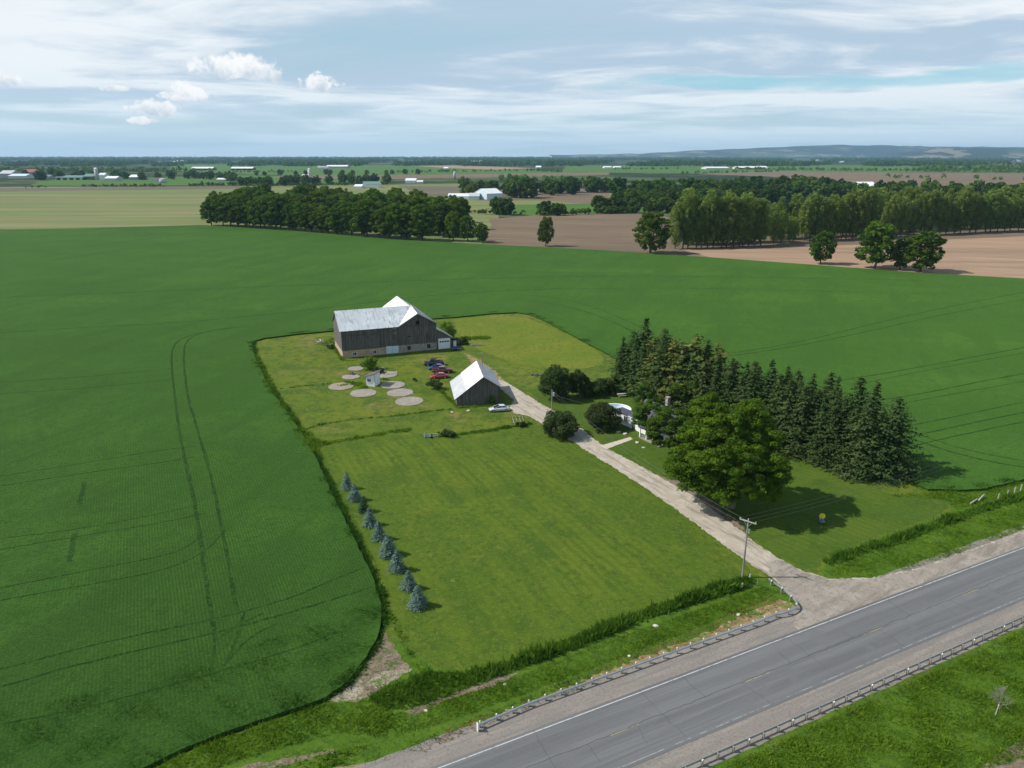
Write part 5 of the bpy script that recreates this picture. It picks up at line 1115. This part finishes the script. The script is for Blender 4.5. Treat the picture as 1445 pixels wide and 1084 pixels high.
stuff('pad_weeds', V, M['grass_dark'], 'weeds growing between the round concrete pads', 'weeds')

# ------------------------------------------------------------------ vehicles
def loft(b, secs, m=0, cap=True):
    n = len(secs[0]); o_ = len(b.v)
    for s_ in secs: b.v += [tuple(p) for p in s_]
    for i in range(len(secs) - 1):
        for j in range(n): b.f.append((o_ + i * n + j, o_ + i * n + (j + 1) % n, o_ + (i + 1) * n + (j + 1) % n, o_ + (i + 1) * n + j)); b.m.append(m)
    if cap: b.f.append(tuple(o_ + j for j in range(n - 1, -1, -1))); b.m.append(m); b.f.append(tuple(o_ + (len(secs) - 1) * n + j for j in range(n))); b.m.append(m)
def car(label, paint, px, py, rz, kind='sedan', L=4.7, Wd=1.8, nm='parked_car', cat='car', group=None):
    t = thing(nm, label, cat, G(px, py, ZY), rz, group); h = Wd / 2; k = L / 4.7; pk = kind == 'pickup'
    dz = .18 if pk else 0
    st = [(-2.35, .62, .80), (-2.28, .80, .93), (-1.5, .93, 1.0), (-.7, .95, 1.0), (.7, .92, 1.0), (1.35, .86, .98), (2.0, .74, .93), (2.28, .62, .82), (2.35, .50, .72)] if not pk else \
         [(-2.35, .92, .95), (-2.3, .95, 1.0), (-1.0, .95, 1.0), (-.3, .95, 1.0), (.8, .95, 1.0), (1.3, .93, .99), (2.05, .86, .95), (2.3, .74, .88), (2.35, .6, .8)]
    b = MB(); secs = []
    for x, z, wf in st:
        w_ = h * wf; z += dz; secs.append([(x * k, -w_ * .92, .24 + dz), (x * k, -w_, .5 + dz), (x * k, -w_ * .98, z - .12), (x * k, -w_ * .86, z), (x * k, 0, z + .03), (x * k, w_ * .86, z), (x * k, w_ * .98, z - .12), (x * k, w_, .5 + dz), (x * k, w_ * .92, .24 + dz)])
    loft(b, secs); b.build('body', paint, t, True)
    g = MB(); zb = .90 + dz
    cs = [(-1.75, zb, .84, .84), (-1.05, 1.34 + dz, .80, .64), (.05, 1.40 + dz, .80, .66), (1.25, zb - .02, .84, .84)] if not pk else [(-.85, zb, .84, .84), (-.72, 1.55 + dz, .82, .70), (.45, 1.58 + dz, .82, .70), (1.15, zb, .84, .84)]
    secs = [[(x * k, -h * wb, zb - .08), (x * k, -h * wt, z), (x * k, 0, z + .03), (x * k, h * wt, z), (x * k, h * wb, zb - .08)] for x, z, wb, wt in cs]
    loft(g, secs); g.build('windows', M['glass'], t, False)
    rfm = MB(); (xa_, za_, _, wt) = cs[1]; (xb_, zb_, _, wt2) = cs[2]
    rfm.slab([(xa_ * k - .08, -h * wt - .02, za_ + .03), (xb_ * k + .08, -h * wt2 - .02, zb_ + .03), (xb_ * k + .1, 0, zb_ + .07), (xb_ * k + .08, h * wt2 + .02, zb_ + .03), (xa_ * k - .08, h * wt + .02, za_ + .03), (xa_ * k - .1, 0, za_ + .07)], .04)
    for sy in (-1, 1):
        for (p, q) in (((cs[0][0], zb, .85), (cs[1][0], za_, wt)), ((cs[2][0], zb_, wt2), (cs[3][0], zb, .85)), (((xa_ + xb_) / 2, zb, .85), ((xa_ + xb_) / 2, za_ + .02, wt + .01))):
            rfm.tube([(p[0] * k, sy * h * p[2], p[1] - .03), (q[0] * k, sy * h * q[2], q[1] + .02)], .035, 4)
    rfm.build('roof', paint, t)
    if pk:
        MB().box((-2.2 * k, -h * .82, 1.0 + dz - .02), (-.95 * k, h * .82, 1.01 + dz)).build('load_bed', M['rubber'], t)
        b = MB(); b.box((-2.3 * k, -h * .93, 1.0), (-.9 * k, -h * .83, 1.06 + dz)); b.box((-2.3 * k, h * .83, 1.0), (-.9 * k, h * .93, 1.06 + dz)); b.box((-2.34 * k, -h * .9, 1.0), (-2.24 * k, h * .9, 1.06 + dz)); b.build('bed_side', paint, t)
    wr = .33 + dz * .4
    for x in (-1.42, 1.40):
        for sy in (-1, 1):
            w_ = MB().tube([(x * k, sy * (h - .20), wr), (x * k, sy * (h + .015), wr)], wr, 16).build('wheel', M['rubber'], t)
            MB().tube([(x * k, sy * (h + .015), wr), (x * k, sy * (h + .03), wr)], wr * .62, 12).build('rim', M['rim'], w_)
    zf = st[-2][1] + dz - .08; zr_ = st[1][1] + dz - .1
    for sy in (-1, 1):
        MB().box((2.16 * k, sy * h * .62 - .17, zf - .10), (2.345 * k, sy * h * .62 + .17, zf + .03)).build('headlight', M['lamp_glass'], t)
        MB().box((-2.38 * k, sy * h * .66 - .14, zr_ - .12), (-2.2 * k, sy * h * .66 + .14, zr_ + .02)).build('tail_light', M['tail_red'], t)
        MB().box((.85 * k, sy * (h * .95) - .0, zb + .02), (1.0 * k, sy * (h * .95 + .16), zb + .14)).build('mirror', paint, t)
    MB().box((2.30 * k, -h * .7, .28 + dz), (2.42 * k, h * .7, .48 + dz)).build('front_bumper', M['dark_steel'], t)
    MB().box((-2.42 * k, -h * .7, .30 + dz), (-2.33 * k, h * .7, .5 + dz)).build('rear_bumper', M['dark_steel'], t)
    return t
gq = 'cars parked between the barn and the drive shed'
car('silver sedan parked on the gravel in front of the drive shed', M['car_silver'], 704.5, 580, R_(190), nm='parked_car')
car('black pickup truck, farthest in the row behind the shed', M['car_black'], 612, 515.5, R_(188), 'pickup', 5.4, 1.95, 'pickup_truck', 'pickup truck', gq)
car('blue sedan between the black pickup and the dark red pickup', M['car_blue'], 617, 521, R_(190), group=gq)
car('dark red pickup truck between the blue and the bright red car', M['car_maroon'], 624.5, 526, R_(6), 'pickup', 5.3, 1.9, 'pickup_truck', 'pickup truck', gq)
car('bright red sedan nearest in the row, left of the shed roof', M['car_red'], 620, 533.5, R_(192), group=gq)

# ------------------------------------------------------------------ guardrails
def guardrail(line, lab, refl, side, rail_mat, post_every=1.92, endm=None):
    """line: world points (ground). w-beam rail in sections carried by posts"""
    t = thing('guardrail', lab, 'guardrail', (0, 0, 0)); P = line; cum = [0]
    for a_, c_ in zip(P, P[1:]): cum.append(cum[-1] + (c_ - a_).length)
    def at(s_):
        for i in range(len(P) - 1):
            if s_ <= cum[i + 1] or i == len(P) - 2:
                f = (s_ - cum[i]) / (cum[i + 1] - cum[i]); p = P[i].lerp(P[i + 1], f); d = (P[i + 1] - P[i]).normalized(); return p, d
    T = cum[-1]; prof = [(-.02, .44), (.05, .50), (-.01, .56), (-.01, .60), (.05, .66), (-.02, .73), (-.05, .73), (-.05, .44)]
    # rail sections
    s0 = 0; k = 0
    while s0 < T - .05:
        s1 = min(T, s0 + 3.84); b = MB(); m_ = max(2, int((s1 - s0) / .6)); secs = []
        for i in range(m_ + 1):
            p, d = at(s0 + (s1 - s0) * i / m_); nv = Vector((-d.y, d.x, 0)) * side; secs.append([tuple(p + nv * o_ + Vector((0, 0, z))) for o_, z in prof])
        loft(b, secs); b.build('rail', rail_mat(s0) if callable(rail_mat) else rail_mat, t); s0 = s1
    pm = None; s_ = .2; i = 0
    while s_ < T:
        p, d = at(s_); an = math.atan2(d.y, d.x)
        if pm is None:
            pm = MB().box((-.07, -.09, -.4), (.07, .09, .70)).box((-.06, .09 if side > 0 else -.2, .42), (.06, .2 if side > 0 else -.09, .68)).build('post', M['pole_wood'], t); o = pm
        else: o = pm.copy(); COL.objects.link(o)
        nv = Vector((-d.y, d.x, 0)) * side; o.location = p - nv * .24; o.rotation_euler = (0, 0, an); 
        if i % refl == 0:
            rf_ = MB().box((-.05, -.09, .70), (.05, .0, .86)).build('reflector', M['plastic_white'], o)
        s_ += post_every; i += 1
    return t
bend = chaikin([RD(36.5, 7.15, ZY), G(1112, 870, ZY), G(1127, 862, ZY), G(1122, 852, ZY), G(1104, 836, ZY), G(1084, 822, ZY)], 2)
up = [RD(-3.6 + 4.0 * i, 7.15, ZY) for i in range(10)]
# start of the upper rail as the photo shows it
guardrail([G(676, 1030, ZY)] + [RD(a_, 6.95, ZY) for a_ in range(2, 36, 4)] + bend, 'guardrail on the farm side of the road, curling round into the driveway', 1, -1, M['galv'])
guardrail([RD(-10 + 4 * i, -6.75, ZY) for i in range(26)] + [RD(95, -6.9, ZY)], 'guardrail on the near side of the road at the lower right', 3, 1, M['galv'])
t = thing('rail_end_plate', 'pale upright end marker at the left end of the upper guardrail', 'marker post', G(674, 1032, ZY), R_(ROAD))
MB().box((-.03, -.18, 0), (.03, .18, 1.0)).build('plate', M['white_rail'], t); MB().box((-.02, -.02, -.2), (.05, .02, .6)).build('stake', M['dark_steel'], t)
for px, py, hh, lab in [(1046.5, 831, .85, 'short thick wooden stump post below the power pole'), (1068, 826, .8, 'thin wooden stake right of the stump post'), (648, 1036, .7, 'bent stake at the roadside left of the guardrail end')]:
    o = MB().tube([(0, 0, -.2), (.05, 0, hh)], [.16 if hh > .8 else .06, .14 if hh > .8 else .05], 8).build('wooden_post', M['pole_wood'], None, False, G(px, py, ZY)); tag(o, lab, 'post')
t = thing('marker_sign', 'small white tilted marker plate in the weeds right of the power pole', 'marker', G(1057, 820, ZY), .5)
MB().box((-.03, -.03, 0), (.03, .03, .8)).build('stake', M['dark_steel'], t); MB().box((-.12, -.06, .6), (.14, -.03, 1.05)).build('plate', M['plastic_white'], t)
for i, (px, py, hh) in enumerate([(1408, 706, 1.2), (1421, 701, 1.2), (1431, 697, 1.3), (1440, 693, 1.2), (1462, 688, 1.2)]):
    o = MB().tube([(0, 0, -.2), (.04, 0, hh)], [.11, .10], 8).build('fence_post', M['wood_pale'], None, False, G(px, py, ZY)); tag(o, '%s weathered fence post from the left in the long grass at the right edge' % ordn(i), 'fence post', 'fence posts in the grass')
for a_, c_, lab in [((1369, 713), (1378, 708.5), 'pale fallen log in the long grass, left piece'), ((1380, 709), (1388, 702), 'pale broken rail leaning up beside the fallen log')]:
    p, q = G(*a_, ZY), G(*c_, ZY); o = MB().tube([p + vz(.3), q + vz(.55)], [.13, .10], 7).build('fallen_log', M['wood_pale']); tag(o, lab, 'log')
# leaning rack, trailer frame, play seat, dead tree
t = thing('wooden_rack', 'weathered wooden rack of four pale rails leaning in the weeds', 'rack', G(731, 600.5, ZY), R_(8))
for i in range(4):
    x = -1.1 + i * .72; MB().tube([(x, .9, 1.7), (x + .35, -.4, .2)], .06, 5).build('rail', M['wood_pale'], t)
for z, y in ((.5, -.15), (1.5, .75)): MB().box((-1.3, y, z), (1.5, y + .08, z + .1)).build('crossbar', M['wood_grey'], t)
for x in (-1.2, 1.35): MB().tube([(x, 1.0, 0), (x, .85, 1.6)], .05, 5).build('leg', M['wood_grey'], t)
t = thing('trailer_frame', 'low grey-blue metal trailer frame at the left end of the weed strip', 'trailer frame', G(607, 617, ZY), R_(8))
for y in (-.6, .6): MB().tube([(-1.2, y, .45), (1.6, y, .45)], .07, 6).build('side_rail', M['galv'], t)
for x in (-1.2, 0, 1.6): MB().tube([(x, -.6, .45), (x, .6, .45)], .06, 6).build('cross_rail', M['galv'], t)
for y in (-.6, .6):
    for x in (-1.1, 1.5): MB().tube([(x, y, 0), (x, y, .9)], .05, 6).build('leg', M['galv'], t)
for y in (-.75, .75): MB().tube([(.3, y - .07, .25), (.3, y + .07, .25)], .27, 12).build('wheel', M['rubber'], t)
t = thing('play_seat', 'play seat with a yellow oval top over a blue body, alone in the tree shadow', 'play equipment', G(1159.5, 739, ZY), .2)
n = 20; Mt = Matrix.Translation((0, .1, 1.25)) @ Matrix.Rotation(R_(-38), 4, 'Y') @ Matrix.Rotation(R_(25), 4, 'X')
MB().lathe([(.02, .10), (.34, .07), (.48, 0), (.44, -.03)][::-1], n, 0, Mt).build('canopy', M['yellow'], t)
ring = [(Mt @ Vector((.85 * math.cos(2 * math.pi * j / n), .85 * math.sin(2 * math.pi * j / n), .0))) for j in range(n + 1)]
MB().tube(ring, .035, 5).build('hoop', M['dark_steel'], t)
MB().box((-.35, -.3, .35), (.35, .3, .6)).box((-.35, .2, .6), (.35, .3, .95)).build('seat', M['blue_cloth'], t)
for x in (-.4, .4):
    for y in (-.35, .35): MB().tube([(x, y, 0), (x * .7, y * .6, 1.1)], .03, 5).build('leg', M['dark_steel'], t)
t = thing('dead_shrub', 'bare grey dead shrub in the grass at the lower right', 'shrub', G(1410, 1002, ZY))
b = MB(); r1 = random.Random(4)
def twig(p, d, L, rad_, dep):
    q = p + d * L; b.tube([p, q], [rad_, rad_ * .6], 4, cap=False)
    if dep:
        for _ in range(4): twig(p.lerp(q, r1.uniform(.5, 1)), (d + Vector((r1.gauss(0, .5), r1.gauss(0, .5), r1.gauss(.1, .3)))).normalized(), L * r1.uniform(.5, .75), rad_ * .55, dep - 1)
for _ in range(3): twig(Vector((0, 0, 0)), Vector((r1.gauss(0, .3), r1.gauss(0, .3), 1)).normalized(), 1.3, .035, 4)
b.build('branches', M['pole_wood'], t)
b = MB(); b.tube([(-.9, -.8, .05), (.6, .9, .3)], .06, 5); b.build('fallen_branch', M['wood_pale'], t)
o = bush_proto('small_conifer', .55, .5, 1.3, 500, .07, M['leaf_cedar'], 90, 'tiny dark bush on the lawn beside the driveway below the reddish bush', 'shrub', nl=4); at_(o, 843, 612)

# ------------------------------------------------------------------ distant farm buildings
def far_building(px, py, wpx, hpx, dep, label, roofm='far_roof', wallm='far_wall', rot=0, kind='gable', doors=0, cat='building', nm='farm_building', pitch=.28):
    p = G(px, py); s_ = mpp(px, py); w_ = wpx * s_; h_ = hpx * s_ / 1.0; he_ = h_ * .58
    t = thing(nm, label, cat, p, R_(rot)); hw = w_ / 2
    b = MB(); b.slab([(-hw, 0, -1), (hw, 0, -1), (hw, 0, he_), (-hw, 0, he_)], .3); b.slab([(hw, dep, -1), (-hw, dep, -1), (-hw, dep, he_), (hw, dep, he_)], .3)
    for sx in (-1, 1):
        q = [(sx * hw, dep, -1), (sx * hw, 0, -1), (sx * hw, 0, he_), (sx * hw, dep / 2, h_ - .1), (sx * hw, dep, he_)]; b.slab(q if sx < 0 else q[::-1], .3)
    b.build('wall', M[wallm], t)
    MB().slab([(-hw - .5, -.6, he_ - .2), (hw + .5, -.6, he_ - .2), (hw + .5, dep / 2, h_), (-hw - .5, dep / 2, h_)], .3).slab([(hw + .5, dep + .6, he_ - .2), (-hw - .5, dep + .6, he_ - .2), (-hw - .5, dep / 2 + .01, h_), (hw + .5, dep / 2 + .01, h_)], .3).build('roof', M[roofm], t)
    for i in range(doors):
        x = -hw + (i + .5) / doors * w_; MB().box((x - w_ / doors * .3, -.2, 0), (x + w_ / doors * .3, -.05, he_ * .75)).build('door', M['hole'], t)
    return t
def silo(px, py, wpx, hpx, label, dome='far_roof', wallm='far_wall'):
    s_ = mpp(px, py); r_s = wpx * s_ / 2; h_ = hpx * s_; t = thing('silo', label, 'silo', G(px, py))
    MB().lathe([(r_s, -1), (r_s, h_ * .86)], 14).build('wall', M[wallm], t, True); MB().lathe([(r_s * 1.05, h_ * .86), (r_s * .8, h_ * .94), (r_s * .3, h_), (.1, h_ * 1.01)], 14).build('roof', M[dome], t, True)
FB = far_building
FB(648, 281.5, 30, 7.5, 22, 'long white farm shed left of the grain bins', wallm='white', doors=0)
FB(669, 282, 14, 8.5, 25, 'blue-grey farm shed between the white shed and the grain bins', roofm='roof_old', wallm='door_blue')
FB(698, 281.5, 25, 14, 30, 'big pale gabled shed right of the grain bins', roofm='roof_white', wallm='door_blue', rot=35, pitch=.4)
silo(680, 276, 6, 8, 'short pale grain bin, left of the pair behind the sheds'); silo(689, 273, 6, 8, 'pale grain bin just left of the big gabled shed')
FB(1222, 270, 24, 11, 30, 'open-sided barn with a bright white roof beyond the poplars', roofm='roof_white', doors=2, cat='barn')
FB(1129, 268, 12, 5, 20, 'low white house left of the open-sided barn', wallm='white', roofm='roof_white'); FB(1151, 271, 11, 6, 20, 'small white house nearer than the open-sided barn', wallm='white', roofm='roof_white'); FB(1171, 274, 8, 4, 15, 'tiny white shed right of the small white house', roofm='roof_white')
FB(1035, 277, 18, 5, 18, 'white roof showing through the trees above the poplar row', roofm='roof_white')
FB(831, 271, 7, 4, 14, 'tiny white building at the end of the brown field', wallm='white'); FB(864, 269.5, 5, 3, 12, 'speck of a white shed by the bushes right of centre', wallm='white')
FB(505, 266, 10, 5, 25, 'white low shed left of the green-roofed house', wallm='white'); FB(524, 265, 22, 8, 22, 'white farmhouse with a long green roof above the dark wood', roofm='green_roof', wallm='white', cat='house')
FB(579, 258.5, 14, 6, 40, 'pale blue-roofed barn in the brown fields', wallm='white'); FB(592, 259, 8, 4, 30, 'darker shed beside the pale blue-roofed barn')
silo(437, 251, 4, 12, 'tall dark silo of the farm above the dark wood'); FB(430, 252, 8, 5, 25, 'barn left of the tall dark silo', wallm='white'); silo(641.5, 253, 3.5, 10, 'lone tall silo right of the blue-roofed barn')
FB(475, 237.5, 28, 4, 60, 'long white barns in the far green field', roofm='roof_white'); FB(455, 239, 14, 4, 60, 'dark sheds left of the long white barns', roofm='roof_dark')
FB(285, 240.5, 27, 4.2, 40, 'left one of two long white-roofed barns in the far fields', roofm='roof_white', doors=4, wallm='wood_grey'); FB(341, 240.5, 28, 4.2, 40, 'right one of two long white-roofed barns in the far fields', roofm='roof_white', doors=4, wallm='wood_grey')
FB(38, 248, 15, 7, 40, 'barn with a red roof at the far left', roofm='red_roof'); FB(8, 251, 14, 8, 40, 'grey barn at the left edge of the picture', roofm='roof_old'); FB(24, 252, 20, 5, 40, 'long pale shed right of the grey barn at the left edge', roofm='door_blue')
FB(101, 254, 38, 5, 35, 'long low green-roofed barn of the far left farm', roofm='green_roof', doors=5); FB(125, 254, 12, 7, 30, 'darker barn at the right end of the long green-roofed barn', roofm='green_roof', wallm='wood_grey')
silo(116, 250, 3, 9, 'thin silo behind the green-roofed barn'); silo(137.5, 254, 4.5, 14, 'tall white-domed silo of the far left farm'); FB(143, 254, 7, 8, 25, 'white barn beside the tall white-domed silo', wallm='white')
FB(156, 255, 14, 5, 30, 'pale shed right of the tall white-domed silo'); FB(191, 254, 15, 6, 30, 'white-roofed barn right of the pale shed', roofm='roof_white'); FB(221, 257, 10, 5, 25, 'dark brown-roofed house in the far left farms', roofm='shingle_brown', cat='house'); silo(230, 258, 8, 5, 'squat round-topped store beside the brown-roofed house')
FB(64, 252, 10, 4, 25, 'small green-roofed shed left of the long barn', roofm='green_roof'); FB(312, 255.5, 12, 3.5, 25, 'low pale shed beyond the khaki field', roofm='roof_white')
FB(250, 230.5, 10, 3, 120, 'white barn speck near the skyline at left', roofm='roof_white'); FB(668, 229.5, 26, 2.2, 150, 'long pale building in the far woods right of centre-left', roofm='roof_white'); FB(629, 239.5, 6, 3.4, 50, 'white house by the sandy field', wallm='white', cat='house')
FB(760, 238.5, 7, 4, 50, 'pale house among dark trees above the centre', cat='house'); FB(858, 237.5, 10, 2.5, 60, 'left one of two far white sheds right of centre', wallm='white'); FB(872, 237.5, 9, 2.5, 60, 'right one of two far white sheds right of centre', wallm='white')
FB(1013, 239, 30, 3, 90, 'long pale industrial hall in the far fields', roofm='roof_white'); FB(1057, 239, 27, 3.6, 90, 'second pale industrial hall, right of the long one', roofm='roof_white', doors=3); FB(1078, 238.5, 11, 3.5, 80, 'small white hall at the right end of the industrial halls', roofm='roof_white', wallm='white'); FB(1132, 232.5, 13, 1.8, 150, 'long white barn in the far right fields', roofm='roof_white')
r1 = random.Random(12); tiny = []
for (x0, x1, y0, y1, n) in [(1255, 1310, 214.5, 217, 9), (1320, 1345, 222.5, 224.5, 5), (1180, 1445, 224, 231, 16), (1390, 1425, 219, 222, 5), (600, 700, 228, 230, 3), (1090, 1180, 226, 231, 5)]:
    for i in range(n):
        px, py = r1.uniform(x0, x1), max(r1.uniform(y0, y1), 221.8); s_ = mpp(px, py); w_ = r1.uniform(2, 6) * s_; hh = 1.3 * s_
        o = MB().box((-w_ / 2, 0, -2), (w_ / 2, w_ * .4, hh * .7), 0).slab([(-w_ / 2 - 1, -1, hh * .7), (w_ / 2 + 1, -1, hh * .7), (w_ / 2 + 1, w_ * .2, hh), (-w_ / 2 - 1, w_ * .2, hh)], .5, 1).build('distant_building', [M['far_wall'], M['roof_white']], None, False, G(px, py))
        tiny.append((px, o)); tag(o, '', 'building', 'tiny pale buildings in the far distance')

for i, (px, o) in enumerate(sorted(tiny, key=lambda q: q[0])): o['label'] = '%s tiny pale building from the left in the far distance below the hills' % ordn(i)

# ------------------------------------------------------------------ haze
b = MB(); X2 = XL + 500
b.box((-X2, -X2, -2), (X2, X2, 330)); hz = b.build('haze', bpy.data.materials.new('haze_air')); hz['kind'] = 'stuff'
m = hz.data.materials[0]; m.use_nodes = True; t = NT(m.node_tree); t.n.clear()
o = t.new('ShaderNodeOutputMaterial'); v = t.new('ShaderNodeVolumePrincipled'); v.inputs['Color'].default_value = (.44, .71, 1, 1); v.inputs['Density'].default_value = 4.1e-5; v.inputs['Anisotropy'].default_value = .1
t.link(v.outputs[0], o.inputs['Volume'])
